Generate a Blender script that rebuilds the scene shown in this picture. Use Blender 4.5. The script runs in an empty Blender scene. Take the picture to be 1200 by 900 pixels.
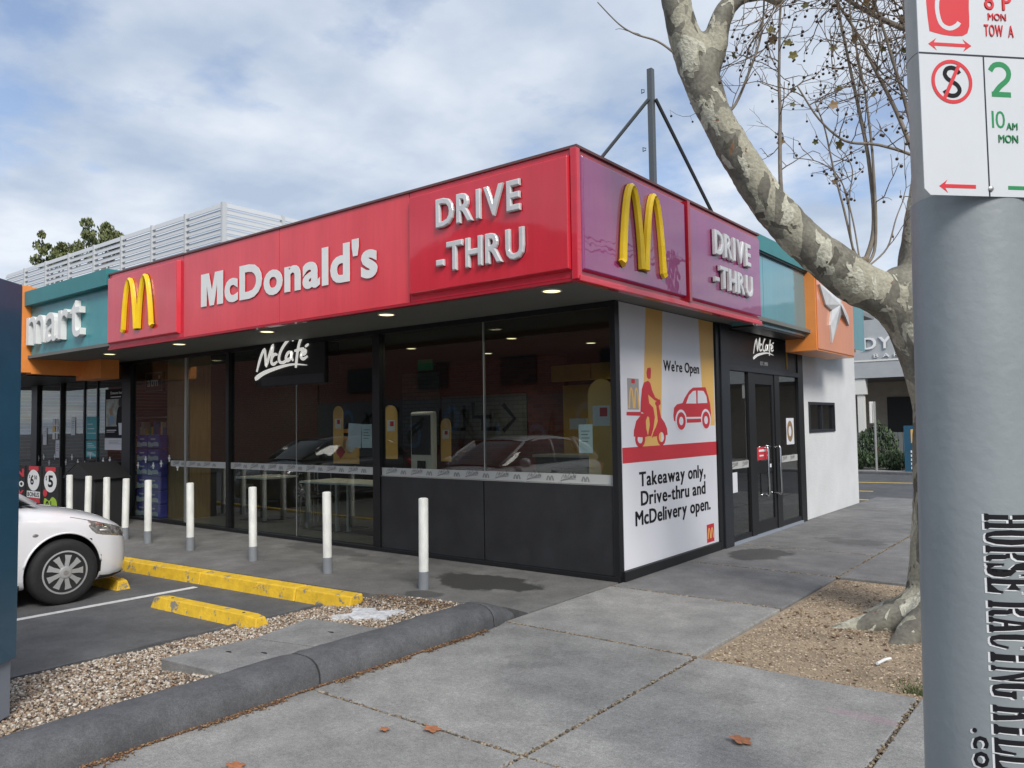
import bpy, bmesh, math, random
import numpy as np
from mathutils import Vector, Matrix, noise
R_ = math.radians
random.seed(7); rng = np.random.RandomState(7)
sc = bpy.context.scene
COL = sc.collection

# ---------------------------------------------------------------- camera
cam_d = bpy.data.cameras.new('camera'); cam = bpy.data.objects.new('camera', cam_d); COL.objects.link(cam)
rt = Vector((0.78658, 0.61730, -0.01511)); up = Vector((0.04317, -0.03056, 0.99860)); bk = Vector((0.61598, -0.78613, -0.05069))
m = Matrix((rt, up, bk)).transposed().to_4x4(); m.translation = Vector((4.0191, -6.8737, 1.6))
cam.matrix_world = m
cam_d.sensor_width = 36; cam_d.lens = 27.393; cam_d.clip_start = 0.05; cam_d.clip_end = 2000
sc.camera = cam
sc.view_settings.view_transform = 'Standard'; sc.view_settings.look = 'None'
sc.view_settings.exposure = 0.22; sc.view_settings.gamma = 1.0
# ---------------------------------------------------------------- world
SUN_EL, SUN_AZ = R_(40), R_(122)
w = bpy.data.worlds.new('World'); sc.world = w; w.use_nodes = True
nt = w.node_tree; N = nt.nodes; L = nt.links; N.clear()
def nd(t, **k):
    n = N.new(t)
    for a, b in k.items(): setattr(n, a, b)
    return n
out = nd('ShaderNodeOutputWorld'); bg = nd('ShaderNodeBackground'); bg.inputs[1].default_value = 0.092
sky = nd('ShaderNodeTexSky', sky_type='NISHITA'); sky.sun_disc = False; sky.sun_elevation = SUN_EL; sky.sun_rotation = SUN_AZ
sky.air_density = 1.0; sky.dust_density = 1.2; sky.ozone_density = 1.5
tc = nd('ShaderNodeTexCoord'); sep = nd('ShaderNodeSeparateXYZ'); L.new(tc.outputs['Generated'], sep.inputs[0])
mz = nd('ShaderNodeMath', operation='MAXIMUM'); L.new(sep.outputs[2], mz.inputs[0]); mz.inputs[1].default_value = 0.0
az = nd('ShaderNodeMath', operation='ADD'); L.new(mz.outputs[0], az.inputs[0]); az.inputs[1].default_value = 0.16
dx = nd('ShaderNodeMath', operation='DIVIDE'); L.new(sep.outputs[0], dx.inputs[0]); L.new(az.outputs[0], dx.inputs[1])
dy = nd('ShaderNodeMath', operation='DIVIDE'); L.new(sep.outputs[1], dy.inputs[0]); L.new(az.outputs[0], dy.inputs[1])
cb = nd('ShaderNodeCombineXYZ'); L.new(dx.outputs[0], cb.inputs[0]); L.new(dy.outputs[0], cb.inputs[1]); cb.inputs[2].default_value = 3.1
n1 = nd('ShaderNodeTexNoise'); n1.inputs['Scale'].default_value = 1.15; n1.inputs['Detail'].default_value = 7; n1.inputs['Roughness'].default_value = 0.58; n1.inputs['Distortion'].default_value = 0.15
L.new(cb.outputs[0], n1.inputs['Vector'])
n2 = nd('ShaderNodeTexNoise'); n2.inputs['Scale'].default_value = 3.6; n2.inputs['Detail'].default_value = 6; n2.inputs['Roughness'].default_value = 0.55
L.new(cb.outputs[0], n2.inputs['Vector'])
mixn = nd('ShaderNodeMath', operation='MULTIPLY_ADD'); L.new(n2.outputs[0], mixn.inputs[0]); mixn.inputs[1].default_value = 0.55; 
L.new(n1.outputs[0], mixn.inputs[2])
cr = nd('ShaderNodeValToRGB'); cr.color_ramp.elements[0].position = 0.585; cr.color_ramp.elements[1].position = 0.74
cr.color_ramp.elements[0].color = (0.22, 0.22, 0.22, 1); cr.color_ramp.elements[1].color = (0.97, 0.95, 0.95, 1)
L.new(mixn.outputs[0], cr.inputs[0])
n3 = nd('ShaderNodeTexNoise'); n3.inputs['Scale'].default_value = 2.1; n3.inputs['Detail'].default_value = 8; L.new(cb.outputs[0], n3.inputs['Vector'])
cc = nd('ShaderNodeValToRGB'); cc.color_ramp.elements[0].position = 0.36; cc.color_ramp.elements[1].position = 0.66
cc.color_ramp.elements[0].color = (0.45, 0.54, 0.68, 1); cc.color_ramp.elements[1].color = (0.80, 0.85, 0.92, 1)
L.new(n3.outputs[0], cc.inputs[0])
mul = nd('ShaderNodeVectorMath', operation='SCALE'); L.new(cc.outputs[0], mul.inputs[0]); mul.inputs['Scale'].default_value = 10.0
skm = nd('ShaderNodeMix', data_type='RGBA', blend_type='MULTIPLY'); skm.inputs['Factor'].default_value = 1.0; L.new(sky.outputs[0], skm.inputs['A']); skm.inputs['B'].default_value = (1.6, 1.55, 1.6, 1)
mx = nd('ShaderNodeMix', data_type='RGBA'); L.new(cr.outputs[0], mx.inputs['Factor']); L.new(skm.outputs['Result'], mx.inputs['A']); L.new(mul.outputs[0], mx.inputs['B'])
L.new(mx.outputs['Result'], bg.inputs[0]); L.new(bg.outputs[0], out.inputs[0])
# ---------------------------------------------------------------- sun (hazy, behind thin cloud)
sd = bpy.data.lights.new('sun', 'SUN'); sd.energy = 2.9; sd.angle = R_(20); sd.color = (1, .95, .88)
so = bpy.data.objects.new('sun', sd); COL.objects.link(so)
# direction towards the sun: over the photographer's shoulder
so.rotation_euler = (R_(90) - SUN_EL, 0, math.pi - SUN_AZ)   # nishita rotation measured clockwise from +y

# ================================================================ materials
def newmat(name):
    m = bpy.data.materials.new(name); m.use_nodes = True
    nt = m.node_tree; nt.nodes.clear()
    o = nt.nodes.new('ShaderNodeOutputMaterial'); p = nt.nodes.new('ShaderNodeBsdfPrincipled')
    nt.links.new(p.outputs[0], o.inputs[0]); return m, nt, p, o
def c4(c): return (c[0], c[1], c[2], 1)
def pbr(name, col, rough=.6, metal=0, var=0.0, vscale=3, bump=0, bscale=60, coat=0, coat_ior=1.5, rvar=0, col2=None, detail=6, spec=.5, stretch=None, emis=None, speck=0, speckcol=(.5,.5,.48)):
    """solid paint-like material, with optional slow colour variation and fine relief"""
    m, nt, p, o = newmat(name)
    p.inputs['Roughness'].default_value = rough; p.inputs['Metallic'].default_value = metal
    p.inputs['Specular IOR Level'].default_value = spec
    p.inputs['Coat Weight'].default_value = coat; p.inputs['Coat IOR'].default_value = coat_ior; p.inputs['Coat Roughness'].default_value = 0.03
    tc = nt.nodes.new('ShaderNodeTexCoord'); src = tc.outputs['Object']
    if stretch:
        mp = nt.nodes.new('ShaderNodeMapping'); mp.inputs['Scale'].default_value = stretch; nt.links.new(src, mp.inputs[0]); src = mp.outputs[0]
    last = None
    if var or col2:
        n = nt.nodes.new('ShaderNodeTexNoise'); n.inputs['Scale'].default_value = vscale; n.inputs['Detail'].default_value = detail; n.inputs['Roughness'].default_value = .6
        nt.links.new(src, n.inputs['Vector'])
        r = nt.nodes.new('ShaderNodeValToRGB'); r.color_ramp.elements[0].position = .32; r.color_ramp.elements[1].position = .68
        a = col; b = col2 if col2 else col
        r.color_ramp.elements[0].color = c4([x*(1-var) for x in a]); r.color_ramp.elements[1].color = c4([min(1, x*(1+var)) for x in b])
        nt.links.new(n.outputs[0], r.inputs[0]); last = r.outputs[0]
        if rvar:
            mr = nt.nodes.new('ShaderNodeMapRange'); mr.inputs['To Min'].default_value = max(0, rough-rvar); mr.inputs['To Max'].default_value = min(1, rough+rvar)
            nt.links.new(n.outputs[0], mr.inputs[0]); nt.links.new(mr.outputs[0], p.inputs['Roughness'])
    if speck:
        v = nt.nodes.new('ShaderNodeTexVoronoi'); v.inputs['Scale'].default_value = speck; nt.links.new(src, v.inputs['Vector'])
        rr = nt.nodes.new('ShaderNodeValToRGB'); rr.color_ramp.elements[0].position = .12; rr.color_ramp.elements[1].position = .22
        rr.color_ramp.elements[0].color = (1,1,1,1); rr.color_ramp.elements[1].color = (0,0,0,1); nt.links.new(v.outputs['Distance'], rr.inputs[0])
        n5 = nt.nodes.new('ShaderNodeTexNoise'); n5.inputs['Scale'].default_value = speck*.3; nt.links.new(src, n5.inputs['Vector'])
        ml = nt.nodes.new('ShaderNodeMath'); ml.operation = 'MULTIPLY'; nt.links.new(rr.outputs[0], ml.inputs[0]); nt.links.new(n5.outputs[0], ml.inputs[1])
        mm = nt.nodes.new('ShaderNodeMix'); mm.data_type = 'RGBA'; nt.links.new(ml.outputs[0], mm.inputs['Factor'])
        if last: nt.links.new(last, mm.inputs['A'])
        else: mm.inputs['A'].default_value = c4(col)
        mm.inputs['B'].default_value = c4(speckcol); last = mm.outputs['Result']
    if last: nt.links.new(last, p.inputs['Base Color'])
    else: p.inputs['Base Color'].default_value = c4(col)
    if bump:
        n = nt.nodes.new('ShaderNodeTexNoise'); n.inputs['Scale'].default_value = bscale; n.inputs['Detail'].default_value = 8
        nt.links.new(tc.outputs['Object'], n.inputs['Vector'])
        b = nt.nodes.new('ShaderNodeBump'); b.inputs['Strength'].default_value = bump; b.inputs['Distance'].default_value = .02
        nt.links.new(n.outputs[0], b.inputs['Height']); nt.links.new(b.outputs[0], p.inputs['Normal'])
        if coat: nt.links.new(b.outputs[0], p.inputs['Coat Normal'])
    if emis:
        p.inputs['Emission Color'].default_value = c4(emis[0]); p.inputs['Emission Strength'].default_value = emis[1]
    return m
def ground_mat(name, base, dark, light, scale=1.0, rough=.8, speck=True, brown=None, stains=(), grit=1.0):
    """weathered concrete / asphalt: broad stains, medium blotches, fine aggregate"""
    m, nt, p, o = newmat(name); Nn = nt.nodes; Ll = nt.links
    p.inputs['Roughness'].default_value = rough
    tc = Nn.new('ShaderNodeTexCoord')
    geo = Nn.new('ShaderNodeNewGeometry')
    def noi(s, d=6, r=.6, dist=0):
        n = Nn.new('ShaderNodeTexNoise'); n.inputs['Scale'].default_value = s; n.inputs['Detail'].default_value = d; n.inputs['Roughness'].default_value = r; n.inputs['Distortion'].default_value = dist
        Ll.new(geo.outputs['Position'], n.inputs['Vector']); return n.outputs[0]
    def ramp(src, a, b, ca, cb_):
        r = Nn.new('ShaderNodeValToRGB'); r.color_ramp.elements[0].position = a; r.color_ramp.elements[1].position = b
        r.color_ramp.elements[0].color = c4(ca); r.color_ramp.elements[1].color = c4(cb_); Ll.new(src, r.inputs[0]); return r.outputs[0]
    def mixc(f, a, b, bt='MIX'):
        x = Nn.new('ShaderNodeMix'); x.data_type = 'RGBA'; x.blend_type = bt
        if isinstance(f, float): x.inputs['Factor'].default_value = f
        else: Ll.new(f, x.inputs['Factor'])
        Ll.new(a, x.inputs['A'])
        if isinstance(b, tuple): x.inputs['B'].default_value = c4(b)
        else: Ll.new(b, x.inputs['B'])
        return x.outputs['Result']
    a = ramp(noi(.7*scale, 5, .6, .4), .35, .65, dark, base)
    b = ramp(noi(3.2*scale, 8, .68), .38, .66, (.80,.80,.80), (1.16,1.16,1.15))
    c = mixc(1.0, a, b, 'MULTIPLY')
    if brown: c = mixc(ramp(noi(1.3*scale, 6, .6), .52, .72, (0,0,0), (.55,.55,.55)), c, brown)
    g1 = .30*grit; f = ramp(noi(140, 3, .8), .33, .67, (1-g1,)*3, (1+g1,)*3); c = mixc(1.0, c, f, 'MULTIPLY')
    g2 = .14*grit; f = ramp(noi(38, 4, .75), .35, .65, (1-g2,)*3, (1+g2,)*3); c = mixc(1.0, c, f, 'MULTIPLY')
    for (sx_, sy_, rx_, ry_, am_, *cl_) in stains:
        ad = Nn.new('ShaderNodeVectorMath'); ad.operation = 'SUBTRACT'; Ll.new(geo.outputs['Position'], ad.inputs[0]); ad.inputs[1].default_value = (sx_, sy_, 0)
        mu = Nn.new('ShaderNodeVectorMath'); mu.operation = 'MULTIPLY'; Ll.new(ad.outputs[0], mu.inputs[0]); mu.inputs[1].default_value = (1/rx_, 1/ry_, 0)
        le = Nn.new('ShaderNodeVectorMath'); le.operation = 'LENGTH'; Ll.new(mu.outputs[0], le.inputs[0])
        nn_ = Nn.new('ShaderNodeTexNoise'); nn_.inputs['Scale'].default_value = 3.2; nn_.inputs['Detail'].default_value = 5; nn_.inputs['Roughness'].default_value = .55; Ll.new(geo.outputs['Position'], nn_.inputs['Vector'])
        ma = Nn.new('ShaderNodeMath'); ma.operation = 'MULTIPLY_ADD'; Ll.new(nn_.outputs[0], ma.inputs[0]); ma.inputs[1].default_value = 1.5; Ll.new(le.outputs['Value'], ma.inputs[2])
        st_n = ramp(ma.outputs[0], 0, 1, (0,0,0), (1,1,1)); mrg = Nn.new('ShaderNodeMapRange'); mrg.inputs['From Min'].default_value = 1.60; mrg.inputs['From Max'].default_value = 1.76; mrg.inputs['To Min'].default_value = am_; mrg.inputs['To Max'].default_value = 0
        Ll.new(ma.outputs[0], mrg.inputs['Value']); c = mixc(mrg.outputs[0], c, tuple(cl_[0]) if cl_ else tuple(x*.18 for x in base))
    if speck:
        v = Nn.new('ShaderNodeTexVoronoi'); v.inputs['Scale'].default_value = 75; Ll.new(geo.outputs['Position'], v.inputs['Vector'])
        s = ramp(v.outputs['Distance'], .08, .16, (1,1,1), (0,0,0))
        ms = Nn.new('ShaderNodeMath'); ms.operation = 'MULTIPLY'; Ll.new(s, ms.inputs[0]); Ll.new(ramp(noi(30, 2), .5, .6, (0,0,0), (.5,.5,.5)), ms.inputs[1])
        c = mixc(ms.outputs[0], c, light)
        # dark chewing gum spots and oil
        v2 = Nn.new('ShaderNodeTexVoronoi'); v2.inputs['Scale'].default_value = 2.6; Ll.new(geo.outputs['Position'], v2.inputs['Vector'])
        s2 = ramp(v2.outputs['Distance'], .025, .055, (.5,.5,.5), (0,0,0)); c = mixc(s2, c, tuple(x*.42 for x in base))
    Ll.new(c, p.inputs['Base Color'])
    bp = Nn.new('ShaderNodeBump'); bp.inputs['Strength'].default_value = .35; bp.inputs['Distance'].default_value = .006
    Ll.new(noi(120, 6, .7), bp.inputs['Height']); Ll.new(bp.outputs[0], p.inputs['Normal'])
    return m
def gloss_panel(name, col, ior, wav=.002, rough=.05, var=.08, fade=None):
    """glossy acrylic sign face that mirrors the sky, very slightly wavy"""
    m, nt, p, o = newmat(name); Nn = nt.nodes; Ll = nt.links
    p.inputs['Roughness'].default_value = .45
    p.inputs['Coat Weight'].default_value = 1; p.inputs['Coat IOR'].default_value = ior; p.inputs['Coat Roughness'].default_value = rough
    geo = Nn.new('ShaderNodeNewGeometry')
    mp = Nn.new('ShaderNodeMapping'); mp.inputs['Scale'].default_value = (1.2, 1.2, .35); Ll.new(geo.outputs['Position'], mp.inputs[0])
    n = Nn.new('ShaderNodeTexNoise'); n.inputs['Scale'].default_value = 2.2; n.inputs['Detail'].default_value = 5; Ll.new(mp.outputs[0], n.inputs['Vector'])
    r = Nn.new('ShaderNodeValToRGB'); r.color_ramp.elements[0].position = .3; r.color_ramp.elements[1].position = .75
    r.color_ramp.elements[0].color = c4([x*(1-var) for x in col]); r.color_ramp.elements[1].color = c4(fade or [min(1, x*(1+var)) for x in col])
    Ll.new(n.outputs[0], r.inputs[0])
    # streaks of dirt washed down from the top edge
    mp2 = Nn.new('ShaderNodeMapping'); mp2.inputs['Scale'].default_value = (14, 14, .5); Ll.new(geo.outputs['Position'], mp2.inputs[0])
    n2 = Nn.new('ShaderNodeTexNoise'); n2.inputs['Scale'].default_value = 1.5; n2.inputs['Detail'].default_value = 4; Ll.new(mp2.outputs[0], n2.inputs['Vector'])
    r2 = Nn.new('ShaderNodeValToRGB'); r2.color_ramp.elements[0].position = .35; r2.color_ramp.elements[1].position = .6
    r2.color_ramp.elements[0].color = (.95, .95, .95, 1); r2.color_ramp.elements[1].color = (1, 1, 1, 1); Ll.new(n2.outputs[0], r2.inputs[0])
    mm = Nn.new('ShaderNodeMix'); mm.data_type = 'RGBA'; mm.blend_type = 'MULTIPLY'; mm.inputs['Factor'].default_value = 1
    Ll.new(r.outputs[0], mm.inputs['A']); Ll.new(r2.outputs[0], mm.inputs['B']); Ll.new(mm.outputs['Result'], p.inputs['Base Color'])
    n3 = Nn.new('ShaderNodeTexNoise'); n3.inputs['Scale'].default_value = 1.6; n3.inputs['Detail'].default_value = 3; Ll.new(geo.outputs['Position'], n3.inputs['Vector'])
    b = Nn.new('ShaderNodeBump'); b.inputs['Strength'].default_value = 1; b.inputs['Distance'].default_value = wav; Ll.new(n3.outputs[0], b.inputs['Height'])
    Ll.new(b.outputs[0], p.inputs['Coat Normal']); return m
def glass_mat(name, tint, ior=1.52, dirt=.02):
    m, nt, p, o = newmat(name); Nn = nt.nodes; Ll = nt.links
    t = Nn.new('ShaderNodeBsdfTransparent'); t.inputs[0].default_value = c4(tint)
    g = Nn.new('ShaderNodeBsdfGlossy'); g.inputs['Roughness'].default_value = 0.0; g.inputs[0].default_value = (1,1,1,1)
    fr = Nn.new('ShaderNodeFresnel'); gg = Nn.new('ShaderNodeNewGeometry'); mr = Nn.new('ShaderNodeMapRange'); mr.inputs['To Min'].default_value = ior; mr.inputs['To Max'].default_value = 1/ior
    Ll.new(gg.outputs['Backfacing'], mr.inputs['Value']); Ll.new(mr.outputs[0], fr.inputs['IOR'])
    mx = Nn.new('ShaderNodeMixShader'); Ll.new(fr.outputs[0], mx.inputs[0]); Ll.new(t.outputs[0], mx.inputs[1]); Ll.new(g.outputs[0], mx.inputs[2])
    p.inputs['Base Color'].default_value = (.5,.5,.5,1); p.inputs['Roughness'].default_value = .9
    m2 = Nn.new('ShaderNodeMixShader'); m2.inputs[0].default_value = dirt; Ll.new(mx.outputs[0], m2.inputs[1]); Ll.new(p.outputs[0], m2.inputs[2])
    Ll.new(m2.outputs[0], o.inputs[0]); return m
def brick_mat(name, c1, c2, mortar, scale=1.0, swap='xz'):
    m, nt, p, o = newmat(name); Nn = nt.nodes; Ll = nt.links
    geo = Nn.new('ShaderNodeNewGeometry'); sp = Nn.new('ShaderNodeSeparateXYZ'); Ll.new(geo.outputs['Position'], sp.inputs[0])
    cbn = Nn.new('ShaderNodeCombineXYZ'); Ll.new(sp.outputs[0 if swap == 'xz' else 1], cbn.inputs[0]); Ll.new(sp.outputs[2], cbn.inputs[1])
    b = Nn.new('ShaderNodeTexBrick'); b.inputs['Scale'].default_value = scale; b.inputs['Brick Width'].default_value = .24; b.inputs['Row Height'].default_value = .086
    b.inputs['Mortar Size'].default_value = .006; b.inputs['Color1'].default_value = c4(c1); b.inputs['Color2'].default_value = c4(c2); b.inputs['Mortar'].default_value = c4(mortar)
    Ll.new(cbn.outputs[0], b.inputs['Vector']); Ll.new(b.outputs[0], p.inputs['Base Color']); p.inputs['Roughness'].default_value = .9; return m
def bark_mat():
    m, nt, p, o = newmat('plane_bark'); Nn = nt.nodes; Ll = nt.links; p.inputs['Roughness'].default_value = .85
    tc = Nn.new('ShaderNodeTexCoord')
    n0 = Nn.new('ShaderNodeTexNoise'); n0.inputs['Scale'].default_value = 3.0; n0.inputs['Detail'].default_value = 4; Ll.new(tc.outputs['Object'], n0.inputs['Vector'])
    ad = Nn.new('ShaderNodeMix'); ad.data_type = 'RGBA'; ad.blend_type = 'ADD'; ad.inputs['Factor'].default_value = .12; Ll.new(tc.outputs['Object'], ad.inputs['A']); Ll.new(n0.outputs[1], ad.inputs['B'])
    def patch(scale, a, b, off):
        mp = Nn.new('ShaderNodeMapping'); mp.inputs['Location'].default_value = (off, off*2, off); mp.inputs['Scale'].default_value = (1.25, 1.25, .72); Ll.new(ad.outputs['Result'], mp.inputs[0])
        n = Nn.new('ShaderNodeTexNoise'); n.inputs['Scale'].default_value = scale; n.inputs['Detail'].default_value = 3.2; n.inputs['Roughness'].default_value = .5; n.inputs['Distortion'].default_value = .5
        Ll.new(mp.outputs[0], n.inputs['Vector'])
        r = Nn.new('ShaderNodeValToRGB'); r.color_ramp.elements[0].position = a; r.color_ramp.elements[1].position = b
        Ll.new(n.outputs[0], r.inputs[0]); return r.outputs[0]
    def mix(f, a, b):
        x = Nn.new('ShaderNodeMix'); x.data_type = 'RGBA'; Ll.new(f, x.inputs['Factor'])
        for s, v in (('A', a), ('B', b)):
            if isinstance(v, tuple): x.inputs[s].default_value = c4(v)
            else: Ll.new(v, x.inputs[s])
        return x.outputs['Result']
    c = mix(patch(3.4, .40, .60, 0), (.135,.128,.105), (.220,.210,.170))
    c = mix(patch(3.6, .525, .535, 3.3), c, (.36,.345,.27))
    c = mix(patch(4.6, .585, .595, 7.7), c, (.50,.49,.40))
    c = mix(patch(4.5, .62, .635, 12.1), c, (.105,.10,.078))
    c = mix(patch(9, .70, .715, 15.1), c, (.22,.12,.07))
    n4 = Nn.new('ShaderNodeTexNoise'); n4.inputs['Scale'].default_value = 45; n4.inputs['Detail'].default_value = 6; Ll.new(tc.outputs['Object'], n4.inputs['Vector'])
    r4 = Nn.new('ShaderNodeValToRGB'); r4.color_ramp.elements[0].position=.3; r4.color_ramp.elements[1].position=.7; r4.color_ramp.elements[0].color=(.72,.72,.72,1); r4.color_ramp.elements[1].color=(1.15,1.15,1.15,1); Ll.new(n4.outputs[0], r4.inputs[0])
    mm = Nn.new('ShaderNodeMix'); mm.data_type = 'RGBA'; mm.blend_type = 'MULTIPLY'; mm.inputs['Factor'].default_value = 1; Ll.new(c, mm.inputs['A']); Ll.new(r4.outputs[0], mm.inputs['B'])
    Ll.new(mm.outputs['Result'], p.inputs['Base Color'])
    b = Nn.new('ShaderNodeBump'); b.inputs['Strength'].default_value = 1.0; b.inputs['Distance'].default_value = .022; Ll.new(mm.outputs['Result'], b.inputs['Height']); Ll.new(b.outputs[0], p.inputs['Normal'])
    return m
def chip_mat(name, cols, rough=.8, scale=None):
    """loose pieces: a colour per piece from its own island"""
    m, nt, p, o = newmat(name); Nn = nt.nodes; Ll = nt.links; p.inputs['Roughness'].default_value = rough
    g = Nn.new('ShaderNodeNewGeometry'); r = Nn.new('ShaderNodeValToRGB'); r.color_ramp.interpolation = 'CONSTANT'
    e = r.color_ramp.elements
    while len(e) < len(cols): e.new(.5)
    for i, c in enumerate(cols): e[i].position = i/len(cols); e[i].color = c4(c)
    Ll.new(g.outputs['Random Per Island'], r.inputs[0]); Ll.new(r.outputs[0], p.inputs['Base Color']); return m

M = {}
M['slab'] = ground_mat('footpath_concrete', (.290,.285,.274), (.222,.219,.212), (.60,.60,.57), grit=1.25, stains=[(2.86,-2.36,.22,.05,.22,(.40,.22,.30)),(2.45,-4.3,.3,.2,.25),(.8,-2.6,.25,.15,.2),(2.2,-2.5,.12,.1,.2)])
M['slabfar'] = ground_mat('footpath_asphalt', (.200,.199,.198), (.140,.140,.142), (.42,.42,.41), stains=[(.52,2.35,.36,.5,.75),(1.2,3.9,.5,.25,.4),(.9,-.7,.3,.2,.3)])
M['apron'] = ground_mat('apron_asphalt', (.185,.182,.176), (.118,.115,.112), (.36,.35,.34), brown=(.12,.11,.10), stains=[(-1.15,-.78,.66,.36,.95),(-1.25,-1.52,.22,.14,.6),(-4.2,-.35,.9,.2,.35),(-3.1,-.5,.5,.2,.3)])
M['asphalt'] = ground_mat('carpark_asphalt', (.110,.112,.116), (.078,.080,.083), (.19,.19,.19))
M['road'] = ground_mat('road_asphalt', (.085,.088,.095), (.065,.067,.072), (.17,.17,.17))
M['kerb'] = ground_mat('kerb_bluestone', (.110,.112,.118), (.074,.076,.082), (.22,.22,.22), scale=1.8, rough=.7)
M['paverslab'] = ground_mat('pale_concrete', (.27,.27,.265), (.19,.19,.188), (.4,.4,.4))
M['dirt'] = ground_mat('dry_dirt', (.34,.265,.185), (.23,.175,.12), (.4,.34,.25), scale=2.2, speck=False)
M['gravelbed'] = pbr('gravel_bed', (.14,.11,.085), .9, var=.4, vscale=30)
M['stones'] = chip_mat('river_gravel', [(.30,.23,.16),(.40,.34,.26),(.20,.15,.11),(.11,.09,.08),(.34,.25,.17),(.50,.46,.40),(.22,.17,.13),(.31,.26,.21),(.25,.16,.10),(.58,.54,.48)], .55)
M['litter'] = chip_mat('leaf_litter', [(.16,.075,.035),(.11,.06,.035),(.22,.12,.06),(.09,.055,.04),(.26,.18,.10)], .85)
M['mulch'] = chip_mat('dry_bark_chips', [(.46,.37,.26),(.34,.26,.18),(.56,.47,.35),(.16,.11,.075),(.48,.39,.28),(.38,.30,.21)], .9)
M['jointfill'] = chip_mat('joint_debris', [(.22,.17,.11),(.15,.11,.075),(.32,.27,.2),(.10,.085,.07)], .9)
M['line'] = pbr('white_road_paint', (.62,.62,.62), .7, var=.16, vscale=14, bump=.2)
M['yline'] = pbr('yellow_road_paint', (.55,.38,.06), .7, var=.2, vscale=10)
M['wet'] = pbr('wet_patch', (.055,.055,.058), .28, var=.15, vscale=6)
M['plaster'] = pbr('white_spill', (.55,.56,.58), .8, var=.3, vscale=20, bump=.5, bscale=40)
M['pink'] = pbr('faded_pink_chalk', (.23,.16,.19), .9, var=.1)
M['red'] = gloss_panel('red_sign_face', (.62,.010,.028), 1.5, fade=(.70,.018,.042))
M['redfade'] = gloss_panel('faded_red_sheet', (.70,.038,.055), 1.35, rough=.2, fade=(.78,.060,.080))
M['redside_skytint'] = gloss_panel('red_sign_face_sky_tint', (.250,.008,.135), 1.80, wav=.004, rough=.02)  # purple in the base colour stands in for blue sky mirrored on red
M['redframe'] = pbr('red_frame', (.60,.020,.042), .25, coat=.5, var=.1, vscale=5)
M['redframe2'] = pbr('deep_red_frame', (.36,.010,.025), .3, coat=.5, var=.1, vscale=5)
M['capflash'] = pbr('brown_flashing', (.13,.06,.06), .6)
M['silver'] = pbr('raised_letter_silver', (.58,.59,.60), .35, metal=.0, coat=.6, var=.1, vscale=9)
M['letterwhite'] = pbr('white_lettering', (.74,.75,.74), .5, var=.04, vscale=6)
M['letteroutline'] = pbr('dark_red_outline', (.10,.006,.012), .4)
M['yellow'] = pbr('arch_yellow', (.82,.56,.018), .3, coat=.5, var=.08, vscale=5)
M['teal'] = pbr('teal_panel', (.045,.265,.295), .45, var=.09, vscale=2.5, coat=.3)
M['tealside'] = gloss_panel('teal_gloss_panel', (.045,.25,.30), 1.9, rough=.06)
M['tealcap'] = pbr('teal_cap', (.03,.20,.215), .45, var=.08, vscale=3)
M['orange'] = pbr('orange_panel', (.74,.25,.055), .45, var=.08, vscale=3, coat=.3)
M['orangeside'] = gloss_panel('orange_gloss_panel', (.72,.22,.065), 2.0, rough=.08)
M['soffit'] = pbr('soffit_grey', (.15,.154,.146), .7, var=.08, vscale=1.2)
M['black'] = pbr('black_aluminium', (.008,.0085,.010), .4, var=.1, vscale=6)
M['navyframe'] = pbr('blue_black_frame', (.018,.021,.028), .4, var=.12, vscale=5)
M['panel'] = pbr('dark_base_panel', (.021,.022,.025), .42, var=.22, vscale=3, rvar=.1)
M['glass'] = glass_mat('shopfront_glass', (.76,.81,.80), 1.5, .003)
M['glassdoor'] = glass_mat('door_glass', (.34,.38,.38), 2.1, .01)
M['white'] = pbr('white_render', (.60,.61,.62), .85, var=.07, vscale=1.3, bump=.25, bscale=30)
M['poster'] = pbr('poster_white', (.68,.69,.74), .45, var=.03, vscale=1)
M['pyellow'] = pbr('poster_yellow', (.72,.44,.13), .5)
M['pred'] = pbr('poster_red', (.52,.030,.045), .5)
M['pgrey'] = pbr('poster_grey', (.32,.30,.30), .5)
M['pink_bl'] = pbr('print_black', (.012,.012,.015), .7, spec=.2)
M['printgrey'] = pbr('print_grey', (.20,.20,.20), .6)
M['printwhite'] = pbr('print_white', (.72,.73,.74), .5)
M['signwhite'] = pbr('parking_sign_white', (.60,.63,.66), .4, var=.03, vscale=4)
M['signred'] = pbr('parking_sign_red', (.62,.035,.045), .4)
M['signgreen'] = pbr('parking_sign_green', (.02,.24,.085), .4)
M['signline'] = pbr('parking_sign_line', (.02,.02,.035), .4)
M['polegrey'] = pbr('painted_pole', (.245,.275,.290), .5, var=.07, vscale=2.5, bump=.12, bscale=25, coat=.15)
M['polegalv'] = pbr('galvanised_pole', (.36,.37,.35), .5, metal=.25, var=.14, vscale=7)
M['bollard'] = pbr('bollard_white', (.70,.71,.68), .5, var=.16, vscale=5, stretch=(3,3,1), bump=.1)
M['bollardgrey'] = pbr('bollard_sleeve', (.20,.215,.235), .5, var=.08, vscale=10)
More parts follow.
